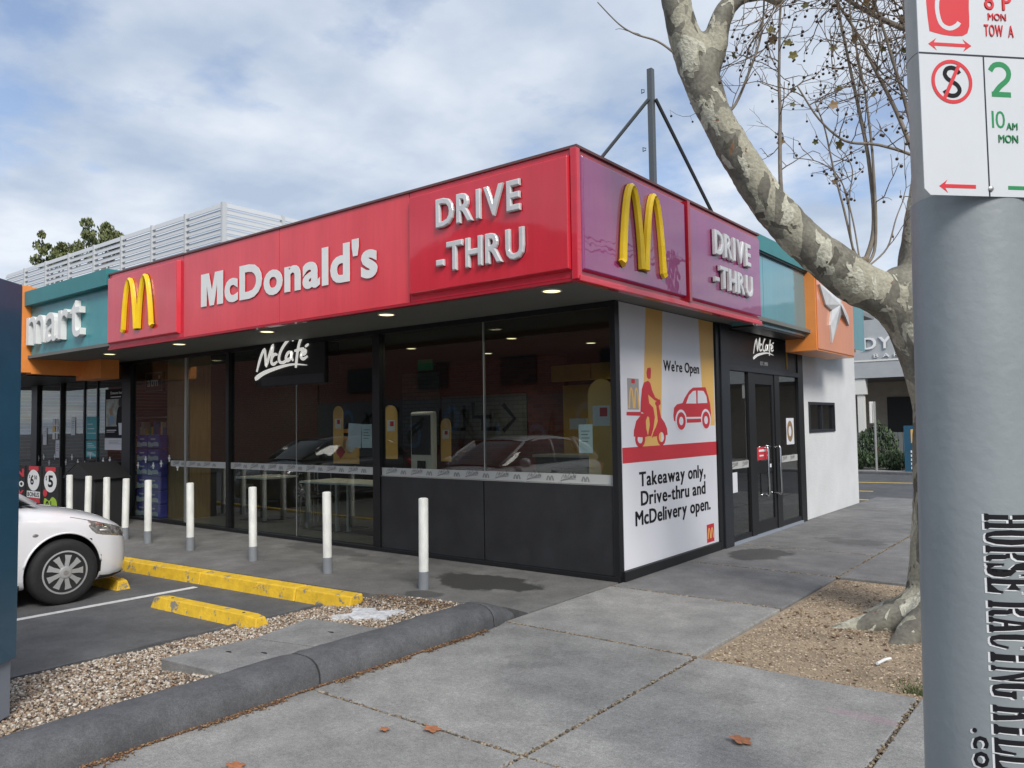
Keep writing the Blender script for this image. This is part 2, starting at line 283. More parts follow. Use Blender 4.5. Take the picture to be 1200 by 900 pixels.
def yellow_worn():
    m = pbr('worn_yellow_paint', (.68,.43,.025), .6, var=.16, vscale=9, bump=.3, bscale=50)
    nt = m.node_tree; p = [n for n in nt.nodes if n.type == 'BSDF_PRINCIPLED'][0]
    src = p.inputs['Base Color'].links[0].from_socket
    g = nt.nodes.new('ShaderNodeNewGeometry'); n = nt.nodes.new('ShaderNodeTexNoise'); n.inputs['Scale'].default_value = 7; n.inputs['Detail'].default_value = 9; n.inputs['Roughness'].default_value = .72
    nt.links.new(g.outputs['Position'], n.inputs['Vector'])
    r = nt.nodes.new('ShaderNodeValToRGB'); r.color_ramp.elements[0].position = .585; r.color_ramp.elements[1].position = .61; nt.links.new(n.outputs[0], r.inputs[0])
    x = nt.nodes.new('ShaderNodeMix'); x.data_type = 'RGBA'; nt.links.new(r.outputs[0], x.inputs['Factor']); nt.links.new(src, x.inputs['A']); x.inputs['B'].default_value = (.22,.20,.17,1)
    nt.links.new(x.outputs['Result'], p.inputs['Base Color']); return m
M['yworn'] = yellow_worn()
M['louvre'] = pbr('louvre_aluminium', (.50,.52,.535), .5, metal=.15)
M['mast'] = pbr('mast_steel', (.10,.115,.125), .5, metal=.3)
M['mastblk'] = pbr('stay_dark', (.03,.033,.037), .5)
M['navy'] = pbr('pylon_navy', (.020,.085,.145), .38, var=.12, vscale=2, coat=.3)
M['palegrey'] = pbr('pylon_base_grey', (.24,.27,.32), .5, var=.05)
M['carwhite'] = pbr('white_car_paint', (.74,.745,.77), .3, coat=1, coat_ior=1.5)
M['cardark'] = pbr('dark_car_paint', (.02,.022,.027), .3, coat=1)
M['carglass'] = pbr('car_window', (.008,.009,.010), .04, coat=1)
M['tyre'] = pbr('tyre_rubber', (.014,.014,.015), .8, var=.2, vscale=30)
M['rim'] = pbr('wheel_cover_silver', (.44,.45,.45), .35, metal=.35, var=.06)
M['trim'] = pbr('black_plastic', (.012,.012,.013), .6)
M['lamp'] = pbr('headlamp_lens', (.30,.29,.28), .08, metal=.5, coat=1, var=.5, vscale=26, detail=2)
M['lampred'] = pbr('headlamp_amber', (.45,.10,.05), .15, coat=1)
M['chrome'] = pbr('polished_steel', (.62,.62,.62), .15, metal=1)
M['bark'] = bark_mat()
M['twig'] = pbr('twig_bark', (.17,.13,.095), .85, var=.25, vscale=12)
M['twigpale'] = pbr('shoot_bark', (.22,.19,.155), .85, var=.25, vscale=9)
M['seed'] = pbr('seed_ball', (.06,.04,.028), .95)
M['leafgreen'] = chip_mat('late_leaves', [(.17,.15,.04),(.20,.14,.06),(.10,.10,.03),(.24,.16,.08)], .7)
M['foliage'] = chip_mat('foliage_green', [(.05,.075,.022),(.075,.10,.028),(.035,.055,.018),(.10,.115,.035)], .7)
M['foliagelight'] = chip_mat('foliage_light', [(.10,.13,.045),(.14,.16,.055),(.08,.10,.035),(.18,.19,.08)], .7)
M['foliagedark'] = chip_mat('foliage_dark', [(.035,.06,.025),(.05,.085,.035),(.028,.045,.02),(.075,.11,.05)], .7)
M['downlight'] = pbr('downlight_glow', (.9,.8,.5), .5, emis=((1,.84,.48), 1.7))
M['ringwhite'] = pbr('downlight_ring', (.6,.6,.56), .5)
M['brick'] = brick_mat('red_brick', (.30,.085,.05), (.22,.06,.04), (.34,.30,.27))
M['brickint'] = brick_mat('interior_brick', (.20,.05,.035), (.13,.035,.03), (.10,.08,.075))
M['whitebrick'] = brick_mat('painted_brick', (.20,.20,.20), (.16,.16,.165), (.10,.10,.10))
M['intdark'] = pbr('interior_dark', (.035,.032,.030), .7, var=.15)
M['intfloor'] = pbr('interior_floor_tile', (.10,.095,.085), .3, var=.12, vscale=3)
M['intyellow'] = pbr('mustard_board', (.42,.24,.03), .5, var=.1)
M['wood'] = pbr('pale_timber', (.42,.27,.13), .45, var=.22, vscale=3, stretch=(18, 18, .6))
M['tabletop'] = pbr('table_top_white', (.7,.7,.68), .4)
M['steel'] = pbr('brushed_steel', (.45,.45,.44), .4, metal=.7)
M['litletter'] = pbr('lit_letter_face', (.75,.76,.74), .5, emis=((1,.98,.93), .42))
M['strip'] = pbr('frosted_strip', (.42,.43,.42), .7)
M['turq'] = pbr('turquoise_sticker', (.03,.34,.38), .5)
M['tissue'] = pbr('tissue_violet', (.10,.09,.46), .35, var=.2, vscale=6)
M['tissuew'] = pbr('tissue_white', (.62,.68,.72), .4)
M['photo1'] = pbr('poster_photo', (.30,.24,.17), .5, var=.55, vscale=5, col2=(.30,.36,.33))
M['skin'] = pbr('poster_skin', (.38,.19,.11), .6)
M['bluecloth'] = pbr('poster_blue', (.18,.30,.45), .6)
M['lime'] = pbr('print_lime', (.30,.48,.04), .5)
M['fence'] = pbr('grey_fence', (.13,.14,.135), .7, var=.1)
M['farwall'] = pbr('far_grey_wall', (.36,.385,.40), .7, var=.06)
M['fardark'] = pbr('far_dark', (.10,.095,.09), .8, var=.2)
M['farbeige'] = pbr('far_beige', (.32,.28,.23), .8, var=.1)
M['farwhite'] = pbr('far_white', (.66,.66,.63), .7)
M['grass'] = pbr('verge_grass', (.075,.10,.03), .9, var=.4, vscale=5)
M['roof'] = pbr('roof_metal', (.20,.205,.21), .6)

# ================================================================ mesh helpers
def origin(o):
    v = Vector((0, 0, 0))
    while o is not None: v = v + o.location; o = o.parent
    return v
class MB:
    def __init__(s): s.v = []; s.f = []; s.mi = []; s.mats = []; s.cur = 0
    def mat(s, mt):
        if mt not in s.mats: s.mats.append(mt)
        s.cur = s.mats.index(mt); return s
    def add(s, vs, fs):
        b = len(s.v); s.v += [tuple(v) for v in vs]
        for f in fs: s.f.append(tuple(b+i for i in f)); s.mi.append(s.cur)
        return s
    def box(s, a, b, rz=0, c=None):
        x0, y0, z0 = [min(a[i], b[i]) for i in range(3)]; x1, y1, z1 = [max(a[i], b[i]) for i in range(3)]
        vs = [(x0,y0,z0),(x1,y0,z0),(x1,y1,z0),(x0,y1,z0),(x0,y0,z1),(x1,y0,z1),(x1,y1,z1),(x0,y1,z1)]
        if rz:
            cx, cy = c if c else ((x0+x1)/2, (y0+y1)/2); cs, sn = math.cos(rz), math.sin(rz)
            vs = [(cx+(x-cx)*cs-(y-cy)*sn, cy+(x-cx)*sn+(y-cy)*cs, z) for x, y, z in vs]
        return s.add(vs, [(3,2,1,0),(4,5,6,7),(0,1,5,4),(1,2,6,5),(2,3,7,6),(3,0,4,7)])
    def prism(s, pts, z0, z1, top=None):
        """polygon in xy extruded in z"""
        n = len(pts); ar = sum(pts[i][0]*pts[(i+1)%n][1]-pts[(i+1)%n][0]*pts[i][1] for i in range(n))
        if ar < 0: pts = pts[::-1]
        tp = pts if top is None else top
        vs = [(x, y, z0) for x, y in pts] + [(x, y, z1) for x, y in tp]
        return s.add(vs, [tuple(range(n))[::-1], tuple(range(n, 2*n))] + [(i, (i+1) % n, n+(i+1) % n, n+i) for i in range(n)])
    def tube(s, pts, rad, n=8, cap=True):
        pts = [Vector(p) for p in pts]
        if not hasattr(rad, '__len__'): rad = [rad]*len(pts)
        vs = []; prev = None
        for i, p in enumerate(pts):
            t = (pts[min(i+1, len(pts)-1)] - pts[max(i-1, 0)]).normalized()
            if prev is None:
                a = Vector((0,0,1)) if abs(t.z) < .9 else Vector((1,0,0)); u = t.cross(a).normalized()
            else: u = (prev - t*prev.dot(t)).normalized()
            prev = u; w_ = t.cross(u)
            for k in range(n):
                an = 2*math.pi*k/n; vs.append(p + (u*math.cos(an)+w_*math.sin(an))*rad[i])
        fs = []
        for i in range(len(pts)-1):
            for k in range(n): fs.append((i*n+k, i*n+(k+1)%n, (i+1)*n+(k+1)%n, (i+1)*n+k))
        if cap: fs.append(tuple(range(n))[::-1]); fs.append(tuple((len(pts)-1)*n+k for k in range(n)))
        return s.add(vs, fs)
    def lathe(s, prof, c=(0,0,0), n=24, axis='z'):
        vs = []
        for r, z in prof:
            for k in range(n):
                a = 2*math.pi*k/n; x, y = r*math.cos(a), r*math.sin(a)
                if axis == 'z': vs.append((c[0]+x, c[1]+y, c[2]+z))
                else: vs.append((c[0]+z, c[1]+x, c[2]+y))
        fs = [(i*n+k, i*n+(k+1)%n, (i+1)*n+(k+1)%n, (i+1)*n+k) for i in range(len(prof)-1) for k in range(n)]
        fs.append(tuple(range(n))[::-1]); fs.append(tuple((len(prof)-1)*n+k for k in range(n)))
        return s.add(vs, fs)
    def build(s, name, parent=None, smooth=False, bevel=0, mat=None):
        me = bpy.data.meshes.new(name); off = origin(parent)
        me.from_pydata([(x-off.x, y-off.y, z-off.z) for x, y, z in s.v], [], s.f)
        for mt in (s.mats or [mat]): me.materials.append(M[mt] if isinstance(mt, str) else mt)
        if len(s.mats) > 1: me.polygons.foreach_set('material_index', s.mi)
        if smooth: me.polygons.foreach_set('use_smooth', [True]*len(me.polygons)); 
        me.update()
        o = bpy.data.objects.new(name, me); COL.objects.link(o); o.parent = parent
        if smooth and smooth != 'all': 
            try: me.set_sharp_from_angle(angle=R_(40))
            except Exception: pass
        if bevel:
            b = o.modifiers.new('bevel', 'BEVEL'); b.width = bevel; b.segments = 2; b.limit_method = 'ANGLE'; b.angle_limit = R_(40)
        return o
def one(mat): return MB().mat(mat)
def empty(name, loc, label, cat, group=None):
    o = bpy.data.objects.new(name, None); COL.objects.link(o); o.location = loc; o.empty_display_size = .2
    o['label'] = label; o['category'] = cat
    if group: o['group'] = group
    return o
def tag(o, label, cat, group=None, kind=None):
    o['label'] = label; o['category'] = cat
    if group: o['group'] = group
    if kind: o['kind'] = kind
    return o
def struct(o): o['kind'] = 'structure'; return o
def copy_tree(o, parent=None):
    c = o.copy(); COL.objects.link(c); c.parent = parent
    for ch in list(o.children): copy_tree(ch, c)
    return c
# -------- flat frames: (origin, u, v, n)
def frame(o, u, v): u = Vector(u).normalized(); v = Vector(v).normalized(); return (Vector(o), u, v, u.cross(v))
FRONT = lambda y: frame((0, y, 0), (1,0,0), (0,0,1))     # faces -y ; coordinates (x, z)
SIDE = lambda x: frame((x, 0, 0), (0,1,0), (0,0,1))      # faces +x ; coordinates (y, z)
def W(F, u, v, n=0): return F[0] + F[1]*u + F[2]*v + F[3]*n
def plate(mb, F, pts, n0, n1, inset=0):
    n = len(pts); ar = sum(pts[i][0]*pts[(i+1)%n][1]-pts[(i+1)%n][0]*pts[i][1] for i in range(n))
    if ar < 0: pts = pts[::-1]
    vs = [W(F, u, v, n0) for u, v in pts] + [W(F, u, v, n1) for u, v in pts]
    fs = [tuple(range(n))[::-1], tuple(range(n, 2*n))] + [(i, (i+1) % n, n+(i+1) % n, n+i) for i in range(n)]
    return mb.add(vs, fs)
def rect(mb, F, u0, v0, u1, v1, n0, n1): return plate(mb, F, [(u0,v0),(u1,v0),(u1,v1),(u0,v1)], n0, n1)
def disc(mb, F, u, v, ru, rv, n0, n1, k=24, hole=0):
    out_ = [(u+ru*math.cos(2*math.pi*i/k), v+rv*math.sin(2*math.pi*i/k)) for i in range(k)]
    if not hole: return plate(mb, F, out_, n0, n1)
    inn = [(u+ru*hole*math.cos(2*math.pi*i/k), v+rv*hole*math.sin(2*math.pi*i/k)) for i in range(k)]
    vs = [W(F, *p, n0) for p in out_] + [W(F, *p, n0) for p in inn] + [W(F, *p, n1) for p in out_] + [W(F, *p, n1) for p in inn]
    fs = []
    for i in range(k):
        j = (i+1) % k; fs += [(2*k+i, 2*k+j, 3*k+j, 3*k+i), (i, j, 2*k+j, 2*k+i), (k+j, k+i, 3*k+i, 3*k+j)]
    return mb.add(vs, fs)
def ribbon(mb, F, pts, wd, n0, n1, ridge=0, cap=True):
    """a stroke of given width(s) along pts, optionally with a raised centre ridge"""
    P2 = [Vector(p) for p in pts]; k = len(P2)
    if not hasattr(wd, '__len__'): wd = [wd]*k
    vs = []; st = 4 if not ridge else 5
    for i, p in enumerate(P2):
        a = (p - P2[i-1]).normalized() if i else None; b = (P2[i+1]-p).normalized() if i < k-1 else None
        t = (a+b).normalized() if (a is not None and b is not None and (a+b).length > .2) else (b if b is not None else a)
        nn = Vector((-t.y, t.x)); l = p+nn*wd[i]/2; r = p-nn*wd[i]/2
        vs += [W(F, l.x, l.y, n0), W(F, l.x, l.y, n1), W(F, r.x, r.y, n1), W(F, r.x, r.y, n0)]
        if ridge: vs.append(W(F, p.x, p.y, n1+ridge))
    fs = []
    for i in range(k-1):
        A, B = i*st, (i+1)*st
        if ridge: fs += [(A+1, A+4, B+4, B+1)[::-1], (A+4, A+2, B+2, B+4)[::-1]]
        else: fs += [(A+1, A+2, B+2, B+1)[::-1]]
        fs += [(A, A+1, B+1, B)[::-1], (A+2, A+3, B+3, B+2)[::-1]]
    if cap:
        fs += [(0, 1, 4, 2, 3) if ridge else (0, 1, 2, 3), tuple(x+(k-1)*st for x in ((3, 2, 4, 1, 0) if ridge else (3, 2, 1, 0)))]
    return mb.add(vs, fs)
# -------- lettering
_gc = {}
def glyph(ch, off=0.0, ext=0.0, bev=0.0, res=3):
    k = (ch, off, round(ext, 4), round(bev, 4), res)
    if k in _gc: return _gc[k]
    cu = bpy.data.curves.new('t', 'FONT'); cu.body = ch; cu.size = 1.0; cu.offset = off; cu.extrude = ext; cu.bevel_depth = bev; cu.bevel_resolution = 0
    cu.resolution_u = res; cu.fill_mode = 'BOTH' if ext else 'FRONT'
    o = bpy.data.objects.new('t', cu); COL.objects.link(o)
    bpy.context.view_layer.update()
    me = o.evaluated_get(bpy.context.evaluated_depsgraph_get()).to_mesh()
    vs = [tuple(v.co) for v in me.vertices]; fs = [tuple(p.vertices) for p in me.polygons]
    bpy.data.objects.remove(o); bpy.data.curves.remove(cu)
    _gc[k] = (vs, fs); return _gc[k]
CAP = None
def letters(parent, F, text, u0, u1, v, cap, mat, n0=0, depth=0, bold=0, bevel=0, single=None, gap=.09, res=3, shear=0, dv=0, wscale=None, name='letter', outline=None):
    """text fitted between u0 and u1 on baseline v; one object per letter unless single is a name"""
    global CAP
    if CAP is None: CAP = max(p[1] for p in glyph('H')[0])
    s = cap/CAP; ds = depth/s; glyphs = []; x = 0
    for ch in text:
        if ch == ' ': x += .30; continue
        if bevel: vs, fs = glyph(ch, bold, ds/2, bevel/s, res)
        elif bold >= .03 and ch == 'M':
            pm = [(0,0),(0,1),(.40,1),(.56,.45),(.72,1),(1.12,1),(1.12,0),(.83,0),(.83,.66),(.67,0),(.45,0),(.29,.66),(.29,0)]
            vs = [(a*CAP, -bold+b*(CAP+2*bold), -ds/2) for a, b in pm]+[(a*CAP, -bold+b*(CAP+2*bold), ds/2) for a, b in pm]; n_m = len(pm)
            fs = [tuple(range(n_m, 2*n_m))[::-1]]+[(i, (i+1) % n_m, n_m+(i+1) % n_m, n_m+i) for i in range(n_m)]
        elif bold >= .03: vs, fs = glyph(ch, bold, ds/2, 0, res)
        else:
            v0_, f0_ = glyph(ch, 0, ds/2, 0, res); vs = []; fs = []
            for q_, (sx_, sy_) in enumerate(((-1,-.6),(-1,.6),(1,-.6),(1,.6),(0,0)) if bold else ((0,0),)):
                b_ = len(vs); vs += [(a+sx_*bold, b+sy_*bold, c*(1+.02*q_)+.0006*q_/s) for a, b, c in v0_]; fs += [tuple(i+b_ for i in f) for f in f0_]
        x0 = min(p[0] for p in vs); x1 = max(p[0] for p in vs); glyphs.append((ch, vs, fs, x-x0)); x += x1-x0+gap
    tot = x-gap; sx = (u1-u0)/tot if wscale is None else s*wscale
    mbs = MB().mat(mat); res_ = []
    zmin = None
    for ch, vs, fs, ox in glyphs:
        mb = mbs if single else MB().mat(mat)
        pv = []
        for a, b, c in vs:
            uu = u0 + (a+ox)*sx + shear*b*s; frac = (uu-u0)/max(1e-6, (u1-u0))
            pv.append(W(F, uu, v+dv*frac+b*s, n0 + (c+ds/2+bevel/s)*s))
        mb.add(pv, fs)
        if not single: res_.append(mb.build(name, parent))
    if single: return mbs.build(single, parent)
    return res_
# the script word of the coffee bar sign, traced as brush strokes and normalised to a unit box
SCR = [[(-6.219,2.433),(-6.125,2.636),(-6.024,2.757),(-5.997,2.620),(-5.977,2.508),(-5.891,2.685),(-5.812,2.805),(-5.838,2.650),(-5.851,2.532)],
[(-5.708,2.657),(-5.773,2.665),(-5.838,2.618),(-5.851,2.552),(-5.799,2.521),(-5.708,2.555)],
[(-5.327,2.831),(-5.364,2.868),(-5.452,2.848),(-5.598,2.731),(-5.662,2.619),(-5.643,2.547),(-5.553,2.534),(-5.427,2.584)],
[(-5.352,2.675),(-5.439,2.670),(-5.490,2.619),(-5.490,2.565),(-5.440,2.554),(-5.377,2.600),(-5.352,2.675),(-5.364,2.599),(-5.327,2.547)],
[(-5.069,2.856),(-5.118,2.868),(-5.179,2.797),(-5.228,2.648),(-5.265,2.440)],
[(-5.290,2.683),(-5.082,2.706)],
[(-5.143,2.612),(-5.058,2.629),(-5.033,2.665),(-5.082,2.683),(-5.130,2.641),(-5.143,2.589),(-5.094,2.555),(-4.998,2.587)],
[(-5.045,2.726),(-4.973,2.758)],
[(-6.253,2.323),(-6.023,2.407),(-5.630,2.472),(-5.315,2.493),(-5.010,2.464)]]
def smooth2(pts, n=3):
    P = [Vector(p) for p in pts]; o = []
    for i in range(len(P)-1):
        p0, p1, p2, p3 = P[max(i-1,0)], P[i], P[i+1], P[min(i+2, len(P)-1)]
        for k in range(n):
            t = k/n; o.append(.5*((2*p1)+(-p0+p2)*t+(2*p0-5*p1+4*p2-p3)*t*t+(-p0+3*p1-3*p2+p3)*t**3))
    o.append(P[-1]); return o
def script_word(mb, F, u0, v0, wid, n0, n1, sm=2, wk=1.0):
    s = wid/1.28
    for i, st in enumerate(SCR):
        pts = [((x+6.253)*s+u0, (z-2.323)*s+v0) for x, z in st]
        if sm: pts = smooth2(pts, sm)
        k = len(pts); wds = []
        for j in range(k):
            t = j/(k-1); b = .036 if i < 8 else .055*(1.15-t)
            if i == 7: b = .028
            wds.append(s*wk*b*(1 if .08 < t < .92 else .65))
        ribbon(mb, F, [tuple(p) for p in pts], wds, n0+i*.0004, n1+i*.0004)
def arches(mb, F, uc, v0, wid, hgt, n0, n1, wk=.105, ridge=0, k=14):
    for sgn in (-1, 1):
        pts = []; wd = []
        xc = sgn*.25
        for i in range(k+1):
            t = i/k
            th = math.pi*t
            # outer foot -> top -> inner foot
            x = xc + sgn*(.20*math.cos(th) if t < .5 else .20*math.cos(th))
            z = (1-abs(math.cos(th))**2.2)**.80
            if t >= .5: x = xc + sgn*.205*math.cos(th)
            else: x = xc + sgn*.205*math.cos(th)
            pts.append((uc+x*wid, v0 + z*(hgt-wk*wid*.45))); wd.append(wid*wk*(1.15-.35*z))
        pts[0] = (pts[0][0]+sgn*.03*wid, v0); pts[-1] = (pts[-1][0]-sgn*.0*wid, v0)
        ribbon(mb, F, pts, wd, n0+(.0003 if sgn > 0 else 0), n1+(.0003 if sgn > 0 else 0), ridge)
def blob(pts, n=3, jit=0): return [tuple(p) for p in smooth2(list(pts)+[pts[0]], n)[:-1]]

# ================================================================ setting: ground
g = one('road').add([(-400,-400,-.13),(400,-400,-.13),(400,400,-.13),(-400,400,-.13)], [(0,1,2,3)]); struct(g.build('road'))
struct(one('asphalt').prism([(-30,-14),(-2.12,-14),(-2.12,-1.9),(-30,-2.35)], -.129, -.120).build('car_park'))
# apron in front of the shop and floor under it
struct(one('apron').prism([(-30,-2.18),(-6.3,-2.10),(-1.72,-1.80),(-.30,-1.50),(-.02,-1.55),(-.02,.25),(-30,.25)], -.14, 0).build('shop_apron'))
# footpath: slabs cast between joint lines, each one its own piece
pave = struct(one('dirt').add([(-.02,-16,-.030),(4.75,-16,-.030),(4.75,10.2,-.030),(-.02,10.2,-.030)], [(0,1,2,3)]).build('pavement'))
xs = [-.015, 1.67, 3.03, 4.42]; ys = [-14.4,-12.6,-10.9,-9.2,-7.45,-5.65,-3.83,-1.88,-.22,1.42,2.95,4.5,6.1,7.7,9.3,10.2]
jt = one('jointfill')
for i in range(3):
    for j in range(len(ys)-1):
        x0, x1, y0, y1 = xs[i]+.010, xs[i+1]-.010, ys[j]+.010, ys[j+1]-.010
        if i >= 1 and ys[j] > -1.9 and ys[j] < 1.3: continue    # tree pit
        if i == 0 and y1 > -1.9: x0 = .0
        h = random.uniform(-.003, .003)
        if i >= 1 and ys[j] > 1.3 : pass
        b = one('slab' if ys[j] < -1.5 else 'slabfar').prism([(x0,y0),(x1,y0),(x1,y1),(x0,y1)], -.06, 0+h*.5).build('slab', pave, bevel=.008)
# debris in the joints
def scatter_chips(name, pts, mat, size, flat=.35, parent=None, seed=0, jit=.5, box=False):
    """one mesh of many small irregular stones (12-face-ish blobs)"""
    r = np.random.RandomState(seed); n = len(pts)
    if box: base = np.array([(-1,-1,-1),(1,-1,-1),(1,1,-1),(-1,1,-1),(-.8,-.9,1),(.9,-.7,1),(.8,.9,1),(-.9,.8,1)], float)*.5; F = np.array([(3,2,1,0),(4,5,6,7),(0,1,5,4),(1,2,6,5),(2,3,7,6),(3,0,4,7)])
    else:
        t = (1+5**.5)/2; base = np.array([(-1,t,0),(1,t,0),(-1,-t,0),(1,-t,0),(0,-1,t),(0,1,t),(0,-1,-t),(0,1,-t),(t,0,-1),(t,0,1),(-t,0,-1),(-t,0,1)], float)/1.9*.5
        F = np.array([(0,11,5),(0,5,1),(0,1,7),(0,7,10),(0,10,11),(1,5,9),(5,11,4),(11,10,2),(10,7,6),(7,1,8),(3,9,4),(3,4,2),(3,2,6),(3,6,8),(3,8,9),(4,9,5),(2,4,11),(6,2,10),(8,6,7),(9,8,1)])
    V = len(base); a = r.rand(n)*2*np.pi; s = size*(.55+.9*r.rand(n)**1.5)
    sc_ = np.stack([s*(1+jit*r.rand(n)), s*(1-.4*jit*r.rand(n)), s*(flat+.35*r.rand(n)*flat*2)], 1)
    b = base[None]*(1+.22*(r.rand(n, V, 1)-.5))*sc_[:, None, :]
    tx = (r.rand(n)-.5)*.9; cz, sz = np.cos(a)[:, None], np.sin(a)[:, None]; ct, st = np.cos(tx)[:, None], np.sin(tx)[:, None]
    x, y, z = b[..., 0], b[..., 1], b[..., 2]; y, z = y*ct-z*st, y*st+z*ct; x, y = x*cz-y*sz, x*sz+y*cz
    P = np.stack([x, y, z], -1)+np.asarray(pts)[:, None, :]
    off = origin(parent); P = P.reshape(-1, 3)-np.array(off)
    k = F.shape[1]; FF = (F[None]+(np.arange(n)*V)[:, None, None]).reshape(-1)
    me = bpy.data.meshes.new(name); nf = n*len(F)
    me.vertices.add(len(P)); me.vertices.foreach_set('co', P.ravel()); me.loops.add(nf*k); me.loops.foreach_set('vertex_index', FF.astype(np.int32))
    me.polygons.add(nf); me.polygons.foreach_set('loop_start', np.arange(nf, dtype=np.int32)*k); me.update(calc_edges=True); me.validate()
    me.materials.append(M[mat]); o = bpy.data.objects.new(name, me); COL.objects.link(o); o.parent = parent; o['kind'] = 'stuff'; return o
pts = []
for X in (1.67, 3.03):
    for _ in range(2600):
        y = random.uniform(-5.4, 9)
        if X == 3.03 and y > -1.9: continue
        if X == 1.67 and -1.9 < y < 1.4: continue
        pts.append((X+random.gauss(0, .009), y, -.012+random.random()*.012))
for Y in (-3.83, -1.88, -.22, 1.42, 2.95):
    for _ in range(700):
        x = random.uniform(0, 1.67 if Y > -2 else 4.4)
        pts.append((x, Y+random.gauss(0, .009), -.012+random.random()*.012))
scatter_chips('joint_debris', pts, 'jointfill', .016, .4, pave, 3)
# tree pit
pit = [(1.66,-1.875),(3.02,-1.93),(4.42,-1.98),(4.42,1.40),(1.66,1.42)]
def grid_sheet(name, x0, x1, y0, y1, nx, ny, fz, mat):
    vs = [(x0+(x1-x0)*i/nx, y0+(y1-y0)*j/ny, 0) for j in range(ny+1) for i in range(nx+1)]
    vs = [(x, y, fz(x, y)) for x, y, _ in vs]
    fs = [(j*(nx+1)+i, j*(nx+1)+i+1, (j+1)*(nx+1)+i+1, (j+1)*(nx+1)+i) for j in range(ny) for i in range(nx)]
    return one(mat).add(vs, fs).build(name, smooth='all')
def pitz(x, y):
    d = math.hypot(x-2.95, y)
    e = min(x-1.68, y+1.88, 1.40-y); e = max(0, min(1, e/.25))
    return -.024 + e*.02 + .035*math.exp(-d*d/.35)*e + .010*noise.noise(Vector((x*3, y*3, 0)))*e
struct(grid_sheet('tree_pit_soil', 1.665, 4.42, -1.875, 1.415, 110, 120, pitz, 'dirt'))
pts = []
for _ in range(17000):
    x = random.uniform(1.70, 4.0); y = random.uniform(-1.86, 1.39)
    pts.append((x, y, pitz(x, y)+.002))
mu = scatter_chips('mulch_chips', pts, 'mulch', .0115, .3, None, 5, jit=1.2); tag(mu, 'dry brown bark chips and soil covering the tree pit', 'mulch', kind='stuff')
pts = []
for _ in range(420):
    x = random.uniform(1.75, 3.6); y = random.uniform(-1.8, 1.3)
    if random.random() < .5: x, y = 2.4+random.gauss(0,.35), -.3+random.gauss(0,.35)
    if x > 1.72 and -1.82 < y < 1.35: pts.append((x, y, pitz(x, y)+.006))
pl_ = scatter_chips('pit_leaf_litter', pts, 'litter', .022, .18, None, 17, jit=1.2); tag(pl_, 'scattered dead leaf pieces on the soil of the tree pit', 'leaf litter', kind='stuff')
gm = MB().mat('grass')
for _ in range(260):
    x = 3.02+random.gauss(0,.07); y = -1.80+abs(random.gauss(0,.10)); a = random.uniform(0,6.3); h_ = random.uniform(.012,.035); dx_, dy_ = .004*math.cos(a), .004*math.sin(a); z = pitz(x, y)
    gm.add([(x-dx_,y-dy_,z),(x+dx_,y+dy_,z),(x+random.gauss(0,.012),y+random.gauss(0,.012),z+h_)], [(0,1,2)])
tag(gm.build('grass_tuft'), 'small green weeds at the front edge of the tree pit', 'grass', kind='stuff')
# street kerb
struct(one('kerb').prism([(4.43,-40),(4.60,-40),(4.60,10.2),(4.43,10.2)], -.2, .004).build('street_kerb', bevel=.02))
struct(one('slab').prism([(-3,18.0),(40,18.0),(40,60),(-3,60)], -.2, .0).build('far_pavement'))
struct(one('slab').prism([(-30,18.0),(-3,18.0),(-3,60),(-30,60)], -.2, .002).build('far_pavement'))
struct(one('kerb').prism([(-30,17.82),(40,17.82),(40,17.99),(-30,17.99)], -.2, .03).build('far_kerb', bevel=.02))
struct(one('road').prism([(-30,9.0),(-.02,9.0),(-.02,10.3),(4.6,10.3),(4.6,17.81),(-30,17.81)], -.128, -.05).build('side_lane'))
for a in ([(-1.6,14.6),(-.1,14.9),(-.12,14.75),(-1.6,14.45)], [(-1.4,11.9),(-.5,12.1),(-.5,11.96),(-1.4,11.75)], [(-.9,10.0),(.3,10.1),(.3,9.98),(-.9,9.87)]):
    struct(one('yline').prism(a, -.049, -.046).build('lane_marking'))
# gravel garden bed
gx0, gx1, gy0, gy1 = -2.10, -.20, -8.2, -1.66
def gz(x, y):
    t = (x-gx0)/(gx1-gx0); e = max(0, min(1, (-1.70-y)/.25))
    return -.125 + .115*min(1, t*1.25) + (1-e)*.09*(1-t) + .012*noise.noise(Vector((x*2.3, y*2.3, 4)))
gb = struct(grid_sheet('gravel_bed', gx0, gx1, gy0, gy1, 30, 90, gz, 'gravelbed'))
pts = []
SLA = [(-1.23,-4.11),(-.53,-4.03),(-.57,-3.32),(-1.15,-3.45)]; SLB = [(-1.15,-3.425),(-.57,-3.295),(-.55,-2.70),(-1.30,-2.83)]
for _ in range(26000):
    x = random.uniform(gx0+.02, gx1-.02); y = random.uniform(-6.0, gy1-.01)
    pts.append((x, y, gz(x, y)+.006+random.random()*.008))
gr = scatter_chips('gravel', pts, 'stones', .0178, .6, None, 11, jit=.7); tag(gr, 'brown and cream river pebbles in the bed behind the dark kerb', 'gravel', kind='stuff')
struct(one('kerb').prism([(-2.135,-14),(-2.10,-14),(-2.10,-1.84),(-2.135,-1.84)], -.13, -.098).build('bed_edging'))
struct(one('kerb').prism([(-2.13,-1.84),(-1.5,-1.70),(-.35,-1.56),(-.35,-1.52),(-1.5,-1.66),(-2.13,-1.80)], -.13, -.006).build('bed_edging'))
sl = empty('access_cover', (-.9,-3.4,-.05), 'two pale concrete cover slabs lying in the gravel bed', 'concrete cover')
for P_ in (SLA, SLB): one('paverslab').prism(P_, -.07, .034).build('slab', sl, bevel=.008)
mb = one('pink_bl')
